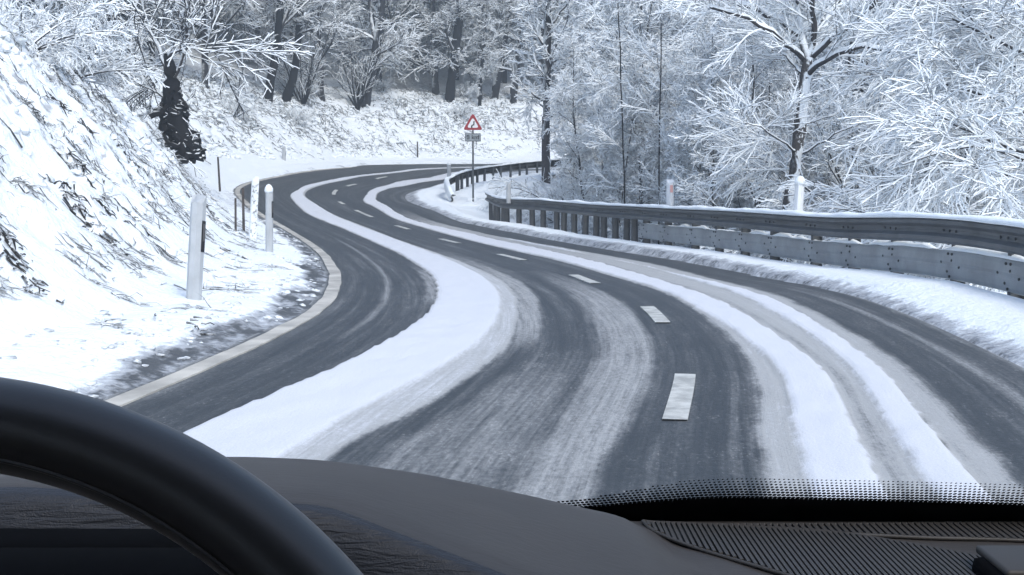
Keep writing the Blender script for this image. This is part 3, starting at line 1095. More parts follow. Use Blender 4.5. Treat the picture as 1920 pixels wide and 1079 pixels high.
def put_tree(name, tm, cm, loc, rz, sc, label, cat, group=None, mt=None, mc=None):
    if not tm.materials: tm.materials.append(mt or M_TRUNK)
    if not cm.materials: cm.materials.append(mc or M_TWIG)
    e = tag(empty(name, loc, rz), label, cat, group)
    e.scale = (sc, sc, sc)
    link('trunk', tm, None, e)
    link('crown', cm, None, e)
    return e


protos = []
for k in range(6):
    protos.append(tree_mesh(100 + k, 13 + 1.5 * (k % 3), .17 + .03 * (k % 3), .10 + .06 * (k % 2), 32, 4.6, 9, 7, 3, .017, fl=.6))
slim = [tree_mesh(140 + k, 11, .085, .12, 26, 2.8, 8, 6, 3, .015, fl=.45, ang=.9) for k in range(3)]


def shrub_mesh(seed, H, stems, tw, arch=-.9, spread=.75, r0=.03, nB=10, nC=6, nD=0, cap=.8):
    g = np.random.default_rng(seed)
    root = np.zeros((1, 2, 3)); root[0, 1, 2] = .1; root[0, 0, 2] = -.3
    A, Ar = grow(root, np.full((1, 2), r0 / .8), stems, .2, 1, spread, H * 1.15, 9, arch, .06, g, .8, .0, .3, .1, .3)
    Bp, Br = grow(A, Ar, nB, .15, .98, .6, H * .42, 5, arch * .7, .09, g, .6, .3, .4, .4, rmin=tw)
    C, Cr = grow(Bp, Br, nC, .1, .98, .6, H * .18, 3, arch * .5, .12, g, .7, .3, .6, .4, rmin=tw * .85)
    parts = [tubes(Bp, Br, 4, cap), tubes(C, Cr, 4, cap)]
    if nD:
        D, Dr = grow(C, Cr, nD, .1, 1, .6, H * .09, 3, arch * .4, .12, g, .8, .3, .6, .3, rmin=tw * .7)
        parts.append(tubes(D, Dr, 3, cap))
    return mesh_np('stem', *tubes(A, Ar, 6, .4), True), mesh_np('crown', *join(parts))


shrubs = [shrub_mesh(200 + k, 2.2, 12, .012, arch=-.5, nD=2) for k in range(3)]
arched = [shrub_mesh(220 + k, 3.2, 22, .008, arch=-1.3, spread=.9, r0=.028, nB=12, nC=7, nD=3, cap=1.2) for k in range(3)]
coppice = [shrub_mesh(240 + k, 4.2, 11, .016, arch=.25, spread=.42, r0=.06, nB=7, nC=4) for k in range(2)]


def put_shrub(name, mm, loc, rz, sc, label, cat, group=None, ms=None, mc=None):
    a, b = mm
    if not a.materials: a.materials.append(ms or M_LIMB)
    if not b.materials: b.materials.append(mc or M_TWIG_NEAR)
    e = tag(empty(name, loc, rz), label, cat, group)
    e.scale = (sc, sc, sc)
    link('stem', a, None, e)
    link('crown', b, None, e)
    return e


def gz(x, y):
    return float(land(np.array([x]), np.array([y]))[0])


# --- the forked tree behind the near barrier
def P24(u, v, dd=0.0, d=24.0):
    return at(u, v, d + dd)


def custom_tree(name, trunk_pts, tr_r, limbs, label, cat, seed, n2, L2, n3, n4, tw, mt, mc, fl=.5, droop=-.1, cap=1.0, n_tr=0, Ltr=1.0, grp=None, limb_mat=None, K=14, a2=.8, ground=True):
    g = np.random.default_rng(seed)
    tr = line(trunk_pts, K, .012, g)[None]
    if ground:
        b = tr[0, 0].copy()
    r_ = np.interp(np.linspace(0, 1, K), np.linspace(0, 1, len(tr_r)), tr_r)[None]
    r_ = r_ * (1 + .06 * g.normal(size=r_.shape))
    base = trunk_pts[0]
    e = tag(empty(name, tuple(base)), label, cat, grp)
    off = np.array(base)
    V, F = tubes(tr, r_, 12)
    V = V + g.normal(size=V.shape) * r_.max() * .03
    link('trunk', mesh_np('trunk', V - off, F, True), mt, e)
    LP = [];LR = []
    for (pts, a, b) in limbs:
        LP.append(line(pts, 10, .02, g)); LR.append(rad(10, a, b))
    crown = []
    if n_tr:
        A, Ar = grow(tr, r_, n_tr, .22, .98, 1.1, Ltr, 10, .1, .09, g, .38, .3, .3, .3)
        LP += list(A); LR += list(Ar)
    LP = np.array(LP); LR = np.array(LR)
    V, F = tubes(LP, LR, 8)
    link('limb', mesh_np('limb', V - off, F, True), limb_mat or M_LIMB, e)
    # snow lying along the upper side of the limbs
    CP_ = LP.copy()
    CP_[..., 2] += LR * .62
    V, F = tubes(CP_, LR * .78, 7, .45)
    link('limb_snow', mesh_np('limb_snow', V - off, F, True), M_SNOW, e)
    B_, Br_ = grow(LP, LR, n2, .12, .98, a2, L2, 9, droop, .07, g, .30, fl, .3, .3, rmin=tw * 1.1)
    C_, Cr_ = grow(B_, Br_, n3, .1, .98, .6, L2 * .42, 6, droop, .08, g, .7, fl, .45, .4, rmin=tw)
    crown += [tubes(B_, Br_, 5, cap), tubes(C_, Cr_, 4, cap)]
    if n4:
        D_, Dr_ = grow(C_, Cr_, n4, .1, 1, .6, L2 * .17, 4, droop, .11, g, .8, fl, .6, .3, rmin=tw * .8)
        crown.append(tubes(D_, Dr_, 4, cap))
    V, F = join(crown)
    link('crown', mesh_np('crown', V - off, F), mc, e)
    return e


tb = P24(1474, 430); tb[2] = gz(tb[0], tb[1]) - .2
hero_limbs = [
    ([P24(1507, 112), P24(1479, 84, -.3), P24(1441, 53, -.6), P24(1405, 36, -.8), P24(1330, 12, -1)], .052, .03),
    ([P24(1500, 66), P24(1462, 38, .3), P24(1415, 18, .5), P24(1364, 0, .7), P24(1300, -30, 1)], .062, .03),
    ([P24(1512, 120), P24(1502, 62, .1), P24(1498, 20, .2), P24(1488, -60, .3)], .07, .045),
    ([P24(1516, 112), P24(1527, 60), P24(1524, 20, -.2), P24(1512, -60, -.3)], .06, .04),
    ([P24(1522, 104), P24(1549, 42, .3), P24(1566, 10, .5), P24(1590, -60, .8)], .06, .04),
    ([P24(1524, 106), P24(1575, 62, -.4), P24(1610, 36, -.6), P24(1648, -8, -.9), P24(1680, -60, -1)], .06, .035),
    ([P24(1514, 140), P24(1556, 105, -.5), P24(1604, 86, -.8), P24(1660, 94, -1.2), P24(1740, 118, -1.6)], .06, .02),
    ([P24(1508, 141), P24(1488, 122, .2), P24(1472, 106, .3), P24(1440, 80, .8)], .035, .015),
    ([P24(1497, 285), P24(1460, 262, -.4), P24(1420, 236, -.7), P24(1385, 232, -1)], .022, .010),
    ([P24(1500, 290), P24(1540, 268, -.3), P24(1590, 240, -.6), P24(1660, 230, -1)], .022, .010),
    ([P24(1496, 330), P24(1450, 300, .4), P24(1400, 290, .8)], .018, .008),
    ([P24(1497, 240), P24(1560, 215, .4), P24(1640, 205, .8)], .018, .008)]
custom_tree('forked_tree', [tb, P24(1485, 370), P24(1494, 290), P24(1501, 230), P24(1508, 170), P24(1514, 110)], [.20, .165, .14, .125, .115, .115, .10], hero_limbs,
            'tall tree with snow-plastered trunk forking into heavy white limbs behind the near barrier', 'tree', 31, 11, 1.6, 9, 4, .0066, M_BARK_NEAR, M_TWIG_NEAR, cap=1.1, droop=.05)

# --- the bare brown trunk beside the far barrier
d = 47.0
mb = P24(1024, 342, 0, d)
mid_limbs = [([at(1026, 120, d), at(1050, 70, d), at(1066, 30, d)], .05, .02), ([at(1024, 150, d), at(1005, 120, d), at(996, 70, d + 1), at(985, 20, d + 1)], .045, .02),
             ([at(1023, 90, d), at(1000, 40, d), at(985, -20, d)], .05, .02), ([at(1024, 60, d), at(1060, 10, d), at(1090, -40, d - 1)], .05, .02),
             ([at(1025, 190, d), at(1048, 160, d - 1), at(1070, 150, d - 1)], .03, .012), ([at(1023, 205, d), at(1003, 190, d), at(990, 200, d)], .03, .012)]
custom_tree('roadside_tree', [mb, at(1023, 280, d), at(1024, 200, d), at(1026, 100, d), at(1028, -40, d)], [.135, .13, .13, .125, .12], mid_limbs,
            'straight brown trunk, bare near the ground and snowy above, right of the warning sign', 'tree', 37, 8, 1.1, 5, 2, .013, M_TRUNK, M_TWIG_NEAR, n_tr=14, Ltr=1.3)
for o in bpy.data.objects:
    if o.name == 'roadside_tree':
        V, F = tubes(line([mb - [0, 0, .4], at(1023.3, 280, d), at(1023.6, 219, d)], 8)[None], rad(8, .165, .142)[None], 12)
        bk = link('bare_bark', mesh_np('bare_bark', V - mb, F, True), M_POLE, o)

# --- the dark leaning stump and roots on the near bank's brow
d = 34.0
lb = at(352, 300, d)
dark_limbs = [([at(318, 150, d), at(300, 95, d), at(268, 40, d + .5), at(240, -10, d + .5)], .05, .03),
              ([at(312, 112, d), at(340, 92, d - .3), at(400, 97, d - .6), at(450, 95, d - 1)], .035, .015),
              ([at(318, 165, d), at(270, 130, d + 1), at(235, 112, d + 1), at(190, 60, d + 1.5)], .04, .015),
              ([at(312, 185, d), at(270, 160, d - .5), at(235, 130, d - .5)], .03, .012),
              ([at(325, 150, d), at(345, 100, d), at(352, 40, d), at(340, -30, d)], .05, .03)]
custom_tree('leaning_tree', [lb, at(337, 240, d), at(322, 205, d), at(322, 150, d), at(312, 100, d)], [.2, .22, .25, .25, .19, .08], dark_limbs,
            'dark gnarled trunk leaning over the brow of the left bank, with snowy branches', 'tree', 41, 12, 2.2, 6, 3, .013, M_DARKROOT, M_TWIG, K=12, droop=-.2)
gr = np.random.default_rng(77)
spine = line([at(366, 300, d), at(348, 262, d), at(326, 232, d), at(318, 205, d), at(314, 170, d)], 40)
rootP, rootR = [], []
for k in range(46):
    i0 = int(gr.integers(0, 30)); i1 = min(39, i0 + int(gr.integers(6, 16)))
    w_ = .20 if i0 < 22 else .26
    ends = [spine[i0] + gr.normal(size=3) * np.array([w_, .15, .08]), (spine[i0] + spine[i1]) / 2 + gr.normal(size=3) * np.array([w_, .15, .12]), spine[i1] + gr.normal(size=3) * np.array([w_ * .8, .15, .1])]
    rootP.append(line(ends, 8, .03, gr)); rootR.append(rad(8, gr.uniform(.05, .14), gr.uniform(.02, .07)))
e = tag(empty('root_mass', tuple(spine[0])), 'black overhang of tangled roots and earth below the leaning trunk', 'roots')
V, F = tubes(np.array(rootP), np.array(rootR), 6)
link('root', mesh_np('root', V - spine[0], F), M_DARKROOT, e)['kind'] = 'stuff'
sx0 = line([at(364, 300, d + .25), at(346, 262, d + .25), at(324, 232, d + .25), at(316, 195, d + .3)], 14)[None]
V, F = tubes(sx0, np.interp(np.arange(14), [0, 4, 9, 13], [.12, .30, .34, .2])[None] * (1 + .2 * gr.normal(size=(1, 14))), 9)
V = V + gr.normal(size=V.shape) * .05
link('earth', mesh_np('earth', V - spine[0], F), M_DARKROOT, e)
B_, Br_ = grow(np.array(rootP)[:24], np.array(rootR)[:24], 1, .2, 1, .9, .7, 6, -.2, .12, gr, .2, .2, .4, .3, rmin=.011)
C_, Cr_ = grow(B_, Br_, 4, .2, 1, .8, .3, 4, -.2, .12, gr, .7, .2, .4, .3, rmin=.009)
V, F = join([tubes(B_, Br_, 4, .6), tubes(C_, Cr_, 4, .6)])
link('rootlet', mesh_np('rootlet', V - spine[0], F), M_TWIG, e)['kind'] = 'stuff'

# --- dark trunks one can tell apart along the far wood's edge
far_trunks = [
    ((500, 192), (520, 80), 66, .21, 'dark double trunk leaning right, at the left of the far wood', 1),
    ((533, 190), (555, 118), 66.5, .19, 'dark leaning trunk close beside the double trunk', 2),
    ((840, 196), (858, 60), 86, .30, 'thickest dark trunk standing behind the warning sign', 3),
    ((898, 202), (906, 100), 86, .10, 'thin straight dark trunk above the warning sign', 4),
    ((925, 190), (945, 80), 88, .26, 'faded dark trunk right of the thin trunk above the sign', 5),
    ((960, 195), (972, 90), 89, .24, 'faded trunk nearest the bare brown trunk', 6),
    ((680, 205), (705, 95), 70, .26, 'grey trunk rising from a clump of sprouts in the middle of the wood', 7),
    ((1545, 300), (1556, 130), 40, .17, 'dark trunk just right of the forked tree', 8),
    ((1176, 392), (1160, 40), 33, .018, 'thin dark stem amid the saplings, left of the white post', 9),
    ((1236, 394), (1238, 150), 32, .018, 'thin straight dark stem directly left of the white post', 10),
    ((1150, 392), (1200, 150), 34, .015, 'thin stem leaning right among the saplings', 11),
]
for (b, t_, d, r0, lab, sd) in far_trunks:
    if d > 60:
        pb = ground_hit(*b, 58)
        r0 *= pb[1] / d
        d = pb[1]
    pb, pt_ = at(*b, d), at(*t_, d)
    pb[2] = min(pb[2], gz(pb[0], pb[1]) + .1)
    top = pb + (pt_ - pb) * (2.2 if r0 > .1 else 1.7)
    top[2] = max(top[2], pb[2] + (11 if r0 > .15 else 6))
    m1 = pb + (pt_ - pb) * .5
    custom_tree('wood_tree', [pb - [0, 0, .5], m1, pt_, top], [r0 * 1.2, r0, r0 * .9, r0 * .7, r0 * .35], [([pt_, pt_ * .5 + top * .5 + [random.uniform(-1, 1), 0, 0], top + [random.uniform(-2, 2), 0, .5]], r0 * .4, r0 * .15)],
                lab, 'tree', 60 + sd, 8, 1.9 if r0 > .15 else 1.0, 6, 3, .015 if r0 > .15 else .008, M_DARKROOT if sd not in (5, 6, 7) else M_TRUNK, M_TWIG if r0 > .15 else M_TWIG_NEAR, n_tr=14 if r0 > .15 else 8, Ltr=3.0 if r0 > .15 else 1.0, K=14)

# coppice sprouts at the wood's edge
for (u, v, d, k, sc, lab) in ((568, 203, 65, 0, .75, 'fan of bare upright sprouts beside the leaning trunks'), (672, 208, 69, 1, .8, 'spray of dark sprouts round the grey trunk in the wood')):
    p = ground_hit(u, v, 58); sc *= p[1] / d
    put_shrub('sprout_clump', coppice[k], p, k * 1.3, sc, lab, 'shrub', mc=M_TWIG, ms=M_DARKROOT)

# --- shrubs with names of their own near the right-hand barrier
near_shrubs = [
    (1105, 395, 41, 1, 1.0, arched, 'dark arching shrub at the end of the far barrier'),
    (1660, 420, 25, 0, .95, arched, 'shrub bowed low by snow, right of the forked tree'),
    (1800, 430, 21.5, 1, .95, arched, 'big mound of arching snow-laden twigs behind the barrier'),
    (1905, 430, 20, 2, .9, arched, 'snow-laden arching shrub cut by the right edge'),
    (1390, 410, 32, 0, .75, shrubs, 'low snowy bush left of the forked tree'),
    (1300, 405, 34.5, 1, .8, shrubs, 'low snowy bush right behind the white post with the red mark'),
    (1580, 415, 27, 2, .8, shrubs, 'low tangled bush right behind the forked tree'),
    (1085, 380, 44, 2, .9, shrubs, 'small bush beside the dark arching shrub'),
]
for (u, v, d, k, sc, fam, lab) in near_shrubs:
    p = at(u, v, d); p[2] = max(gz(p[0], p[1]), p[2] - 1.2)
    p[2] = gz(p[0], p[1]) if p[2] - gz(p[0], p[1]) > .8 else p[2]
    put_shrub('snowy_shrub', fam[k], p, random.uniform(0, 6), sc * (1.25 if fam is arched else 1.2), lab, 'shrub')

def variant(pair):
    a, b = pair[0].copy(), pair[1].copy()
    a.materials.clear(); b.materials.clear()
    a.materials.append(M_TRUNK); b.materials.append(M_TWIG_NEAR)
    return a, b


protos_v = [variant(q) for q in protos]
slim_v = [variant(q) for q in slim]
# --- the wood itself
spots = []


def try_spot(x, y, mind):
    for (a, b, m) in spots:
        if (a - x) ** 2 + (b - y) ** 2 < ((mind + m) / 2) ** 2: return False
    spots.append((x, y, mind))
    return True


gw = np.random.default_rng(5)
LAB_FAR = 'bare snow-covered tree, one of the many in the wood beyond the road'
LAB_RIGHT = 'bare snow-laden tree, one of those filling the valley behind the barrier'
def far_label(x, y):
    u = 960 + FPX * x / y
    if u < 420: return 'bare snow-covered tree in the wood above the left bank', 'tree', 'trees above the left bank'
    if u < 1060: return 'bare snow-covered tree in the wood ahead, beyond the far bend', 'tree', 'trees beyond the far bend'
    return 'bare snow-covered tree on the far hillside behind the valley trees', 'tree', 'trees on the far hillside'


count = 0
# a: beyond the outer side of the road
cand = []
for _ in range(9000):
    y = gw.uniform(34, 135)
    x = gw.uniform(-.46, .46) * y
    cand.append((x, y))
cand = np.array(cand)
cs, co = nearest(cand[:, 0], cand[:, 1])
for (x, y), s_, o_ in zip(cand, cs, co):
    if o_ < 9.5 or (s_ < 44 and o_ < 8.5): continue
    dmin = 2.7 if y < 95 else 3.8
    if count >= 185: break
    if not try_spot(x, y, dmin): continue
    k = int(gw.integers(0, 6))
    put_tree('snowy_tree', *protos[k], (x, y, gz(x, y)), gw.uniform(0, 6.28), gw.uniform(.8, 1.15), *far_label(x, y))
    count += 1
print('far trees', count)
count = 0
for _ in range(9000):
    y = gw.uniform(25, 105)
    x = gw.uniform(-.02, .47) * y
    s_, o_ = nearest(np.array([x]), np.array([y]))
    if o_[0] > -8.0: continue
    if y > 60 and o_[0] > -14 and False: continue
    if (x - .6) ** 2 / 30 + (y - 51) ** 2 / 90 < 1: continue
    u = 960 + 2400 * x / y
    if y < 62 and u < 1085: continue
    if y < 36 and u < 1560: continue
    if count >= 100: break
    if not try_spot(x, y, 2.4 if y < 60 else 3.4): continue
    fam = slim_v if gw.random() < .6 else protos_v
    k = int(gw.integers(0, len(fam)))
    put_tree('snowy_tree', *fam[k], (x, y, gz(x, y)), gw.uniform(0, 6.28), gw.uniform(.75, 1.05), LAB_RIGHT, 'tree', 'trees of the valley')
    count += 1
print('valley trees', count)

# brush under the trees
LAB_B = 'low snow-covered brush, one of many under the trees beyond the road'
nb = 0
for _ in range(4000):
    y = gw.uniform(36, 100)
    x = gw.uniform(-.45, .45) * y
    s_, o_ = nearest(np.array([x]), np.array([y]))
    o_ = o_[0]
    u = 960 + 2400 * x / y
    if -7.5 < o_ < 7.5: continue
    if s_[0] < 46 and 0 < o_ < 6.5: continue
    if o_ < 0 and y < 62 and u < 1075: continue
    if nb >= 90: break
    if not try_spot(x + 500, y, 2.0): continue
    fam = shrubs
    put_shrub('brush', fam[nb % 3], (x, y, gz(x, y)), gw.uniform(0, 6.28), gw.uniform(.5, 1.0), LAB_B, 'brush', 'brush under the trees')
    nb += 1
# brush on the brow of the near bank
LAB_C = 'snow-covered brush, one of several along the brow of the left bank'
for k in range(26):
    s_ = gw.uniform(17, 46)
    o_ = gw.uniform(7.2, 13)
    p = road_pt(s_, o_)
    p[2] = gz(p[0], p[1])
    put_shrub('brush', shrubs[k % 3], p, gw.uniform(0, 6.28), gw.uniform(.35, .75), LAB_C, 'brush', 'brush on the bank')
# saplings right
LAB_S = 'slender snow-covered sapling, one of a thicket behind the near barrier'
ns = 0
for _ in range(1200):
    u = gw.uniform(1070, 1800)
    y = gw.uniform(26, 40)
    x = (u - 960) / 2400 * y
    s_, o_ = nearest(np.array([x]), np.array([y]))
    if o_[0] > -6.2 or ns >= 40: continue
    if 1430 < u < 1560 and y < 30: continue
    if 1215 < u < 1300 and y < 31: continue
    if not try_spot(x, y, 1.1): continue
    put_tree('sapling', *slim_v[ns % 3], (x, y, gz(x, y)), gw.uniform(0, 6.28), gw.uniform(.38, .6), LAB_S, 'sapling', 'saplings behind the barrier')
    ns += 1

# --- big snow-laden boughs of the trees at the right edge
d = 19.0
rt_limbs = [([at(2010, 235, d), at(1900, 200, d), at(1800, 165, d), at(1700, 140, d + 1)], .05, .012),
            ([at(2010, 300, d), at(1880, 270, d - .5), at(1800, 235, d - 1), at(1720, 205, d - 1)], .045, .012),
            ([at(2010, 150, d), at(1900, 90, d), at(1820, 50, d), at(1760, 30, d)], .05, .015),
            ([at(2010, 90, d), at(1930, 30, d), at(1860, -40, d)], .05, .015),
            ([at(2000, 330, d), at(1880, 285, d - 1), at(1800, 278, d - 1.3), at(1740, 290, d - 1.5), at(1690, 310, d - 1.5)], .04, .010),
            ([at(2010, 200, d), at(1930, 140, d + .5), at(1850, 70, d + .8), at(1800, 0, d + 1)], .05, .015),
            ([at(2005, 360, d), at(1900, 330, d - 1), at(1830, 310, d - 1.5), at(1770, 305, d - 1.6), at(1715, 325, d - 1.6)], .035, .010)]
tb2 = at(2030, 480, d); tb2[2] = gz(tb2[0], tb2[1]) - .2
custom_tree('edge_tree', [tb2, at(2022, 330, d), at(2015, 150, d), at(2005, -60, d)], [.2, .17, .15, .12], rt_limbs,
            'tree at the right edge whose long white boughs reach in over the barrier', 'tree', 71, 15, 1.8, 11, 4, .0070, M_BARK_NEAR, M_TWIG_NEAR, droop=-.3, cap=1.2)

# ------------------------------------------------------------------ dead grass, twigs and clods in the snow (nobody could count them)
gs = np.random.default_rng(11)


def scatter(n, s0, s1, o0, o1, dens):
    s_ = gs.uniform(s0, s1, n * 3)
    o_ = gs.uniform(o0, o1, n * 3)
    k = gs.random(n * 3) < dens(s_, o_)
    return s_[k][:n], o_[k][:n]


def bank_point(s_, o_):
    p = road_pt(s_, o_)
    p[:, 2] += land_rel(s_, o_) + bank_relief(s_, o_)
    return p


def clump_density(s_, o_):
    return np.clip(.18 + .9 * fbm(s_ * .7, o_ * .9, 3), .02, 1) * smooth01(4.1, 5.6, o_) * (0.35 + .65 * smooth01(5.2, 6.8, o_))


def blades(s_, o_, L, r, lay, seg=4, dirx=None):
    p = bank_point(s_, o_)
    n = len(p)
    d = gs.normal(size=(n, 3)) * np.array([1, 1, .3])
    # lie mostly downhill, towards the road
    i = np.clip(np.searchsorted(s_u, s_), 0, len(s_u) - 1)
    down = np.c_[-NRM[i], np.full(n, -.2)]
    d = unit(d + down * lay + UP * .7)
    Ls = L * gs.uniform(.4, 1.3, n)
    K = seg
    P_ = np.empty((n, K, 3))
    P_[:, 0] = p - d * Ls[:, None] * .15
    for k in range(1, K):
        d = unit(d - UP * .5 + gs.normal(size=d.shape) * .22)
        P_[:, k] = P_[:, k - 1] + d * (Ls / (K - 1))[:, None]
    # keep the blades out of the slope
    ss_, oo_ = nearest(P_[..., 0], P_[..., 1])
    zz = np.interp(ss_, s_u, CL[:, 2]) + np.interp(ss_, s_u, CL[:, 3]) * np.clip(oo_, -4, 4) + land_rel(ss_, oo_) + bank_relief(ss_, oo_)
    P_[..., 2] = np.maximum(P_[..., 2], zz + .01)
    Rr = (r * gs.uniform(.5, 1.4, n))[:, None] * np.linspace(1, .35, K)[None]
    return tubes(P_, Rr, 4, .3)


def tufts(n, per, s0, s1, o0, o1, L, r, dens, spread=.07):
    a, b = scatter(n, s0, s1, o0, o1, dens)
    k = gs.integers(per // 2, per + 1, len(a))
    a = np.repeat(a, k) + gs.normal(size=k.sum()) * spread
    b = np.repeat(b, k) + gs.normal(size=k.sum()) * spread
    return blades(a, b, L, r, .15)


patchy = lambda a, b: np.clip(.25 + 1.2 * fbm(a * .9, b * 1.1, 3), .03, 1) * smooth01(4.3, 5.8, b)
s2, o2 = scatter(900, 3, 46, 4.2, 11, clump_density)
s3, o3 = scatter(240, 4, 44, 4.6, 11, lambda a, b: clump_density(a, b) * 1.5)
V, F = join([tufts(800, 16, 3, 24, 4.4, 10, .17, .0048, patchy), tufts(700, 14, 20, 46, 4.2, 12, .26, .0075, patchy), tufts(90, 22, 4, 30, 3.9, 6, .22, .005, lambda a, b: a * 0 + .5),
             blades(s2, o2, .40, .007, 0.), blades(s3, o3, .95, .010, -.2, 6)])
o = link('dead_grass', mesh_np('dead_grass', V, F), M_GRASS)
tag(o, 'dead grass and twigs sticking out of the snow on the left bank', 'dead grass', kind='stuff')

# dark leaf litter and soil showing where the snow has slipped
ls, lo_ = [], []
for (u0, v0, u1, v1, n_) in ((118, 378, 222, 488, 95), (8, 478, 50, 556, 48), (64, 584, 88, 570, 14), (95, 200, 125, 225, 40), (55, 215, 75, 240, 30), (160, 268, 178, 284, 25), (300, 338, 345, 372, 40), (20, 60, 34, 76, 20),
                             (375, 385, 445, 445, 45), (140, 330, 165, 360, 30), (230, 300, 262, 345, 35), (345, 620, 385, 640, 9), (420, 480, 440, 492, 12), (50, 100, 80, 160, 40), (180, 420, 250, 440, 30)):
    p0, p1 = ground_hit(u0, v0), ground_hit(u1, v1)
    t = gs.random(n_)[:, None]
    q = p0[None, :2] * (1 - t) + p1[None, :2] * t + gs.normal(size=(n_, 2)) * (.05 + .06 * gs.random((n_, 1)))
    a, b = nearest(q[:, 0], q[:, 1])
    ls.append(a); lo_.append(b)
V, F = blades(np.concatenate(ls), np.concatenate(lo_), .13, .0085, .4)
V[:, 2] += .012
o = link('leaf_litter', mesh_np('leaf_litter', V, F), M_LITTER)
tag(o, 'dark leaf litter and soil showing through the snow of the left bank', 'leaf litter', kind='stuff')

s1, o1 = scatter(12000, 44, 92, 5.0, 12.5, lambda a, b: np.clip(.3 + .8 * fbm(a * .5, b * .7, 3), .03, 1) * smooth01(5.0, 6.5, b))
V, F = blades(s1, o1, .5, .018, .5)
o = link('dead_grass', mesh_np('dead_grass', V, F), M_GRASS)
tag(o, 'snowy dead grass and bracken on the slope beyond the far bend', 'dead grass', kind='stuff')


def clods(s_, o_, r, name, label, mat, squash=.6, sub=1, lift=0.0):
    p = bank_point(s_, o_)
    bm = bmesh.new()
    bmesh.ops.create_icosphere(bm, subdivisions=sub, radius=1)
    T = np.array([v.co for v in bm.verts]); TF = np.array([[v.index for v in f.verts] for f in bm.faces])
    bm.free()
    n = len(p)
    rr = r * gs.uniform(.35, 1.3, n) 
    sc = np.stack([rr * gs.uniform(.7, 1.6, n), rr * gs.uniform(.7, 1.6, n), rr * squash], 1)
    a = gs.uniform(0, 6.28, n)
    V = T[None] * sc[:, None] * (1 + .25 * gs.normal(size=(n, len(T), 1)))
    x = V[..., 0] * np.cos(a)[:, None] - V[..., 1] * np.sin(a)[:, None]
    y = V[..., 0] * np.sin(a)[:, None] + V[..., 1] * np.cos(a)[:, None]
    V = np.stack([x, y, V[..., 2]], -1) + p[:, None] + UP * lift
    F = (TF[None] + (np.arange(n) * len(T))[:, None, None]).reshape(-1, 3)
    o = link(name, mesh_np(name, V.reshape(-1, 3), F, True), mat)
    tag(o, label, 'snow', kind='stuff')


s1, o1 = scatter(3500, 3, 46, 4.6, 12, clump_density)
clods(s1, o1, .06, 'snow_clump', 'clumps of snow caught on the grass of the left bank', M_SNOW, .8, 2)
s1, o1 = scatter(700, 2, 40, 3.3, 4.5, lambda a, b: np.clip(.4 + fbm(a * 2, b * 3, 3), 0, 1))
clods(s1, o1, .035, 'slush_clod', 'crumbs of dirty snow along the left verge', M_GROUND, .5)
me_ = bpy.data.objects['slush_clod'].data
set_attr(me_, 'snow', np.full(len(me_.vertices), .75))
s1, o1 = scatter(6000, 44, 92, 5.0, 12, lambda a, b: np.clip(.3 + .8 * fbm(a * .5, b * .7, 3), .03, 1))
clods(s1, o1, .11, 'snow_clump', 'clumps of snow on the bracken slope beyond the far bend', M_SNOW, .7, 1)

# ------------------------------------------------------------------ the car one sits in
def leather(name, col, rough, bs, bstr, bdist, spec=.4, sc=(1, 1, 1)):
    m, nt, b = mat_new(name)
    tc = nd(nt, 'ShaderNodeTexCoord').outputs['Object']
    mp = nd(nt, 'ShaderNodeMapping')
    mp.inputs['Scale'].default_value = sc
    nt.links.new(tc, mp.inputs[0])
    n1 = nd(nt, 'ShaderNodeTexNoise')
    n1.inputs['Scale'].default_value = bs
    n1.inputs['Detail'].default_value = 3
    n1.inputs['Distortion'].default_value = .8
    nt.links.new(mp.outputs[0], n1.inputs['Vector'])
    fine = noise(nt, tc, 900, 2, .6)
    h = mth(nt, 'ADD', n1.outputs['Fac'], mth(nt, 'MULTIPLY', fine, .25))
    big = noise(nt, tc, 6.0, 5, .6)
    c = mix(nt, ramp(nt, big, .3, .7), tuple(x * .86 for x in col), tuple(x * 1.14 for x in col))
    nt.links.new(c, b.inputs['Base Color'])
    b.inputs['Roughness'].default_value = rough
    b.inputs['Specular IOR Level'].default_value = spec
    bump(nt, b, h, bstr, bdist)
    return m


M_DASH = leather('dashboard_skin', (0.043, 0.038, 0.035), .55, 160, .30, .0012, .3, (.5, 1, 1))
M_DASH_SHADED = leather('dashboard_skin_shaded', (0.024, 0.026, 0.032), .5, 60, .7, .003, .3, (.5, 3, 5))
M_RIM = leather('steering_wheel_leather', (0.012, 0.0105, 0.010), .42, 500, .10, .0004, .6)
M_RIM.node_tree.nodes['Principled BSDF'].inputs['Sheen Weight'].default_value = .3
M_RIM.node_tree.nodes['Principled BSDF'].inputs['Sheen Tint'].default_value = (.9, .8, .75, 1)
M_BLK = plain('black_plastic', (.003, .003, .0035), .9, spec=.04)
M_CERAMIC = plain('black_ceramic_frit', (.003, .003, .0035), .6, spec=.15)
M_SLAT = plain('vent_slat_plastic', (.043, .039, .036), .55, spec=.35)
M_GAP_SHADE = plain('vent_gap_shade', (.012, .012, .013), .7, spec=.2)
M_CLOTH = plain('headliner', (.035, .034, .033), .9, spec=.1)
M_PAINT_CAR = plain('dark_car_paint', (.02, .022, .026), .35)

car = tag(empty('car', (0, 0.6, 0)), 'interior of the parked car seen from its seat, with black steering wheel and grey-brown dashboard', 'car')
CO = np.array(car.location)


def cpart(name, V, F, mat, parent=None, smooth=True):
    me = mesh_np(name, np.asarray(V) - CO, F, smooth)
    return link(name, me, mat, parent or car)


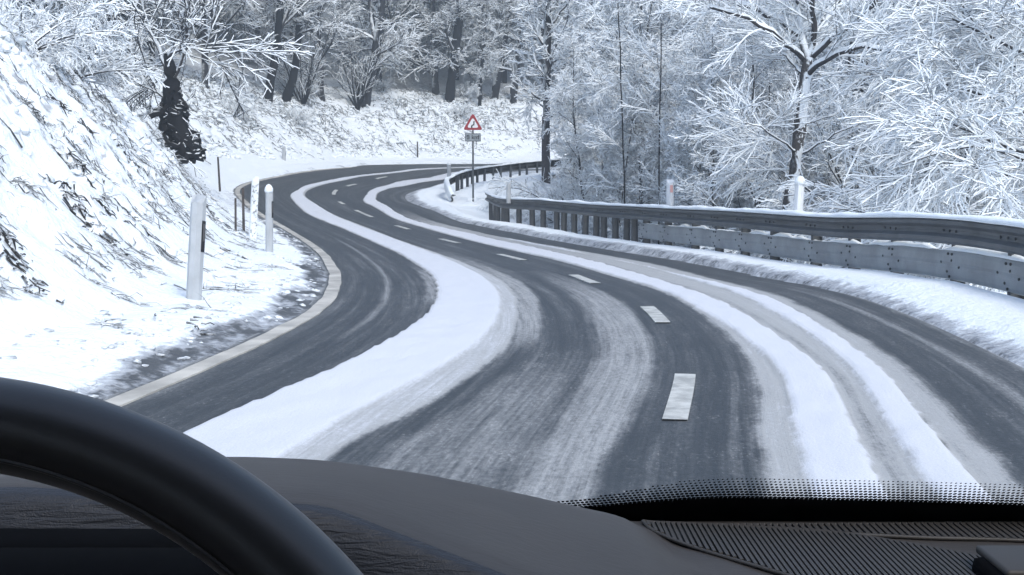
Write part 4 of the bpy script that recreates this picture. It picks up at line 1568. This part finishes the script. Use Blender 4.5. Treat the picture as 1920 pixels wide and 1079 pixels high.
# dashboard: one moulded skin, higher in front of the driver
xk = np.r_[np.linspace(-.78, -.45, 12), np.linspace(-.44, .22, 90), np.linspace(.23, .80, 24)]
zc = np.interp(xk, [-.8, -.4, -.194, -.1425, -.0633, .0158, .0396, .085, .102, .115, 1], [1.03, 1.05, 1.053, 1.051, 1.0404, 1.0246, 1.0187, 1.009, .998, .985, .985])
zl = np.interp(xk, [-.8, -.4, -.272, -.102, -.003, .06, .12, .17, .22, 1], [1.07, 1.092, 1.0965, 1.0858, 1.055, 1.034, 1.012, .993, .988, .988])
ker = np.array([1, 2, 3, 2, 1.]); ker /= ker.sum()
sm = lambda a: np.convolve(np.pad(a, 2, 'edge'), ker, 'valid')
zc, zl = sm(zc), sm(zl)
yl = np.interp(xk, [-.8, -.1, .2, 1], [.68, .68, .60, .58])
prof = []
for x, a, b, y0 in zip(xk, zc, zl, yl):
    raised = smooth01(.16, .06, x) if False else float(1 - smooth01(.06, .17, x))
    pts = [(1.30, .90), (1.10, .955), (1.035, .9815), (.985, .985 + (a - .985) * .5), (.95, a), (.88, a + (b - a) * .30 + .004 * raised), (.80, a + (b - a) * .60 + .006 * raised),
           (y0 + .05, a + (b - a) * .88 + .004 * raised), (y0 + .022, b + .0004), (y0 + .012, b)]
    prof.append(catmull(np.array([(p[0], p[1], 0) for p in pts]), 5)[:, :2])
prof = np.array(prof)
n, m = prof.shape[:2]
V = np.stack([np.repeat(xk[:, None], m, 1), prof[..., 0], prof[..., 1]], -1)
dash = cpart('dashboard', V.reshape(-1, 3), grid_faces(n, m), M_DASH)
dash.data.flip_normals()
# padded face below the lip, its shade put into a darker colour
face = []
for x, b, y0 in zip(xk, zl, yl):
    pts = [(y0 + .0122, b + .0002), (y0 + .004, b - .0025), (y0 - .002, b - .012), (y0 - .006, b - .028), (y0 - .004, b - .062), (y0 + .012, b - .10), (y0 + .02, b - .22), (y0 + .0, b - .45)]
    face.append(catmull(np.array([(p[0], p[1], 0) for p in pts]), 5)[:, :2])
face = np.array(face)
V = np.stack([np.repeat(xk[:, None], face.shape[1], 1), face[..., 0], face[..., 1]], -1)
f_ = cpart('padded_face', V.reshape(-1, 3), grid_faces(*face.shape[:2]), M_DASH_SHADED, dash)
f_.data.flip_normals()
# instrument cowl inside the wheel and the black panel under it
bm = bmesh.new()
add_box(bm, (-.40 - CO[0], .635 - CO[1], 1.0255), (.46, .05, .12), bevel=.012)
bm_obj('instrument_panel', bm, M_BLK, car, True)
bm = bmesh.new()
add_box(bm, (-.33 - CO[0], .575 - CO[1], 1.086), (.40, .05, .010), bevel=.004)
bm_obj('trim_strip', bm, M_BLK, car, True)


def on_plane(u, v, z):
    r = at(u, v, 1.0) - np.array([0, 0, EYE])
    return np.array([0, 0, EYE]) + r * ((z - EYE) / r[2])


def dash_z(x, y):
    i = int(np.argmin(abs(xk - x)))
    o = np.argsort(prof[i][:, 0])
    return float(np.interp(y, prof[i][o, 0], prof[i][o, 1]))


def poly_span(poly, x):
    """lowest and highest y of a plan polygon at x."""
    ys = []
    for (a, b), (c, d) in zip(poly, poly[1:] + poly[:1]):
        if (a - x) * (c - x) <= 0 and abs(a - c) > 1e-9:
            ys.append(b + (d - b) * (x - a) / (c - a))
    return (min(ys), max(ys)) if len(ys) > 1 else None


ZV = .9862
for nm, px, lab in (('defroster_vent', [(1205, 988), (1240, 982.5), (1400, 990), (1560, 1000), (1700, 1022), (1835, 1048), (1980, 1085), (2300, 1150), (2300, 1300), (1800, 1180), (1450, 1079), (1300, 1030), (1230, 1004)], None),
                    ('speaker_vent', [(1330, 986.5), (1560, 985.5), (1930, 984), (2400, 986), (2400, 1040), (1930, 1016), (1740, 1011), (1560, 1002), (1420, 992)], None)):
    poly = [tuple(on_plane(u, v, ZV)[:2]) for u, v in px]
    x0, x1 = min(p[0] for p in poly), max(p[0] for p in poly)
    bm = bmesh.new()
    vs = [bm.verts.new((p[0] - CO[0], p[1] - CO[1], dash_z(*p) + .0012)) for p in poly]
    lo = [bm.verts.new((p[0] - CO[0], p[1] - CO[1], dash_z(*p) - .004)) for p in poly]
    f = bm.faces.new(vs)
    if f.normal.z < 0: pass
    for i in range(len(vs)):
        bm.faces.new((vs[i], lo[i], lo[(i + 1) % len(vs)], vs[(i + 1) % len(vs)]))
    bmesh.ops.recalc_face_normals(bm, faces=bm.faces)
    bmesh.ops.triangulate(bm, faces=bm.faces)
    vent = bm_obj(nm, bm, M_GAP_SHADE, car)  # dark plate on the skin, its colour standing in for shade between slats
    # slats
    pitch = .0041 if nm == 'defroster_vent' else .0052
    bm = bmesh.new()
    add_box(bm, (0, 0, 0), (pitch * .62, 1, .0022))
    sm_ = bpy.data.meshes.new('slat'); bm.to_mesh(sm_); bm.free(); sm_.materials.append(M_SLAT)
    x = x0 + pitch
    while x < min(x1, .52):
        sp_ = poly_span(poly, x)
        if sp_ and sp_[1] - sp_[0] > .003:
            o = link('slat', sm_, None, vent)
            yc = (sp_[0] + sp_[1]) / 2
            za, zb = dash_z(x, sp_[0]), dash_z(x, sp_[1])
            o.location = (x - CO[0], yc - CO[1], (za + zb) / 2 + .0026)
            o.scale = (1, sp_[1] - sp_[0], 1)
            o.rotation_euler = (math.atan2(zb - za, sp_[1] - sp_[0]), 0, 0)
        x += pitch
    # raised lip round the opening
    ring = np.array([(p[0], p[1], dash_z(*p) + .002) for p in poly + poly[:2]])
    ringc = catmull(ring[:-1], 6)
    V, F = tubes(ringc[None], np.full((1, len(ringc)), .0016), 6)
    cpart('bezel', V, F, M_SLAT, vent)

# housing at the lower right
hx = at(1822, 1042, .88)
bm = bmesh.new()
add_box(bm, (hx[0] + .13 - CO[0], .85 - CO[1], hx[2] - .035), (.26, .075, .07), bevel=.010)
bm_obj('display_housing', bm, M_BLK, car, True)
bm = bmesh.new()
add_box(bm, (hx[0] + .13 - CO[0], .865 - CO[1], hx[2] + .0005), (.245, .06, .006), bevel=.0025)
bm_obj('housing_top', bm, M_SLAT, car, True)

# windscreen
def glass_pt(x, t):
    """t runs from the lower edge (0) to the header (1)."""
    bow = .10 * (x / .75) ** 2
    y = 1.079 - t * .80 - bow * (1 - .5 * t)
    z = .976 + t * .80 * .609
    return np.array([x, y, z])


gx = np.linspace(-.76, .76, 41)
gt = np.linspace(-.12, 1, 25)
V = np.array([[glass_pt(x * (1 - .18 * max(0, t)), t) for t in gt] for x in gx])
mg, nt, b = mat_new('windscreen_glass')
out = nt.nodes['Material Output']
tr_ = nd(nt, 'ShaderNodeBsdfTransparent'); tr_.inputs[0].default_value = (.97, .985, .985, 1)
gl = nd(nt, 'ShaderNodeBsdfGlossy'); gl.inputs['Roughness'].default_value = .02
mx = nd(nt, 'ShaderNodeMixShader'); mx.inputs[0].default_value = .02
nt.links.new(tr_.outputs[0], mx.inputs[1]); nt.links.new(gl.outputs[0], mx.inputs[2]); nt.links.new(mx.outputs[0], out.inputs[0])
wind = cpart('windscreen', V.reshape(-1, 3), grid_faces(len(gx), len(gt)), mg)


def frit_shift(x):
    return .050 * (1 - float(smooth01(-.01, .19, x)))


bx = np.linspace(-.74, .74, 160)
tb_ = [-.12, -.06, 0, .03, .062]
V = np.array([[glass_pt(x, t if t < .05 else max(.001, t - frit_shift(x))) - np.array([0, .0015, .0015]) for t in tb_] for x in bx])
cpart('frit_band', V.reshape(-1, 3), grid_faces(len(bx), len(tb_)), M_CERAMIC, wind)
bm_v, bm_f = [], []
px_, py_ = .0036, .0098
rows = 8
k = 0
hexa = np.arange(8) * math.pi / 4
for row in range(rows):
    t0 = .062 + .0030 + row * py_ * .74
    q = 1 - (row + .3) / rows
    rad_ = .00195 * (.34 + .68 * q)
    x = -.10 + (row % 2) * px_ / 2
    while x < .62:
        if row >= 3 + 5 * float(smooth01(.03, .17, x)):
            x += px_
            continue
        for h_ in hexa:
            xx = x + rad_ * math.cos(h_)
            tt = t0 - frit_shift(x) + rad_ * 2.3 * math.sin(h_) * .85
            bm_v.append(glass_pt(xx, tt) - np.array([0, .0016, .0016]))
        bm_f.append([k, k + 1, k + 2, k + 3]); bm_f.append([k, k + 3, k + 4, k + 7]); bm_f.append([k + 7, k + 4, k + 5, k + 6])
        k += 8
        x += px_
o = cpart('frit_dot', np.array(bm_v), np.array(bm_f), M_CERAMIC, wind, False)
o['kind'] = 'stuff'

# steering wheel
TW = R(22)
C0 = np.array([-.1951, .346, 1.0175])
e1 = np.array([1, 0, 0.]); e2 = np.array([0, math.sin(TW), math.cos(TW)]); e3 = np.array([0, -math.cos(TW), math.sin(TW)])


def on_wheel(x, y, z):
    return C0 + x * e1 + y * e2 + z * e3


th = np.linspace(0, 2 * math.pi, 181)[:-1]
ph = np.linspace(0, 2 * math.pi, 29)[:-1]
V = []
for a in th:
    for p_ in ph:
        rr = .1845 + .0155 * math.cos(p_)
        zz = .0175 * math.sin(p_) + 0
        V.append(on_wheel(rr * math.sin(a), rr * math.cos(a), zz))
i = np.arange(len(th))[:, None] * len(ph); i2 = ((np.arange(len(th)) + 1) % len(th))[:, None] * len(ph)
j = np.arange(len(ph))[None]; j2 = (j + 1) % len(ph)
F = np.stack([i + j, i + j2, i2 + j2, i2 + j], -1).reshape(-1, 4)
wheel = cpart('steering_wheel', np.array(V), F, M_RIM)
wheel.data.flip_normals()
# seam of the leather along the inside of the rim
sr = np.array([on_wheel(.1722 * math.sin(a), .1722 * math.cos(a), .0125) for a in np.r_[th, th[:1]]])
V, F = tubes(sr[None], np.full((1, len(sr)), .0007), 6)
cpart('seam', V, F, M_RIM, wheel)
bm = bmesh.new()
Mw = Matrix(((e1[0], e2[0], e3[0], 0), (e1[1], e2[1], e3[1], 0), (e1[2], e2[2], e3[2], 0), (0, 0, 0, 1)))
c = on_wheel(0, 0, -.025) - CO
add_box(bm, c, (.15, .13, .05), Mw, bevel=.02)
bm_obj('hub', bm, M_BLK, wheel, True)
for (x, y, sx_, sy_) in ((-.12, -.01, .12, .035), (.12, -.01, .12, .035), (0, -.12, .045, .12)):
    bm = bmesh.new()
    add_box(bm, on_wheel(x, y, -.02) - CO, (sx_, sy_, .016), Mw, bevel=.006)
    bm_obj('spoke', bm, M_BLK, wheel, True)
# steering column shroud
bm = bmesh.new()
add_box(bm, on_wheel(0, 0, -.14) - CO, (.11, .10, .2), Mw, bevel=.02)
bm_obj('column_shroud', bm, M_BLK, car, True)

# unseen cabin, added to control the light: roof, pillars, doors, floor, seats' back wall
def cbox(name, c, s, mat, bev=.02):
    bm = bmesh.new()
    add_box(bm, (c[0] - CO[0], c[1] - CO[1], c[2]), s, bevel=bev)
    return bm_obj(name, bm, mat, car)


cbox('roof', (0, -.62, 1.50), (1.36, 1.78, .05), M_CLOTH)
cbox('door', (-.80, -.25, .86), (.07, 2.2, .80), M_CLOTH)  # out of view, raised high to keep side light off the wheel
cbox('door', (.80, -.25, .86), (.07, 2.2, .80), M_CLOTH)
cbox('floor_pan', (0, -.1, .32), (1.6, 2.6, .05), M_CLOTH)
cbox('rear_wall', (0, -1.5, .95), (1.6, .06, 1.05), M_CLOTH)
cbox('bulkhead', (0, 1.22, .62), (1.56, .05, .56), M_CLOTH)
for sx_ in (-1, 1):
    A = np.array([[sx_ * .765, .99, .965], [sx_ * .63, .20, 1.475]])
    V, F = tubes(A[None], np.full((1, 2), .035), 8)
    cpart('pillar', V, F, M_CLOTH)
    cbox('pillar', (sx_ * .72, -.55, 1.22), (.05, .12, .52), M_CLOTH)
# bonnet, hidden below the dashboard
gx = np.linspace(-.85, .85, 25); gy = np.linspace(1.13, 1.9, 20)
V = np.array([[(x, y, .82 - .10 * ((y - 1.13) / .77) ** 1.6 - .05 * (x / .85) ** 4) for y in gy] for x in gx])
o = cpart('bonnet', V.reshape(-1, 3), grid_faces(len(gx), len(gy)), M_PAINT_CAR)
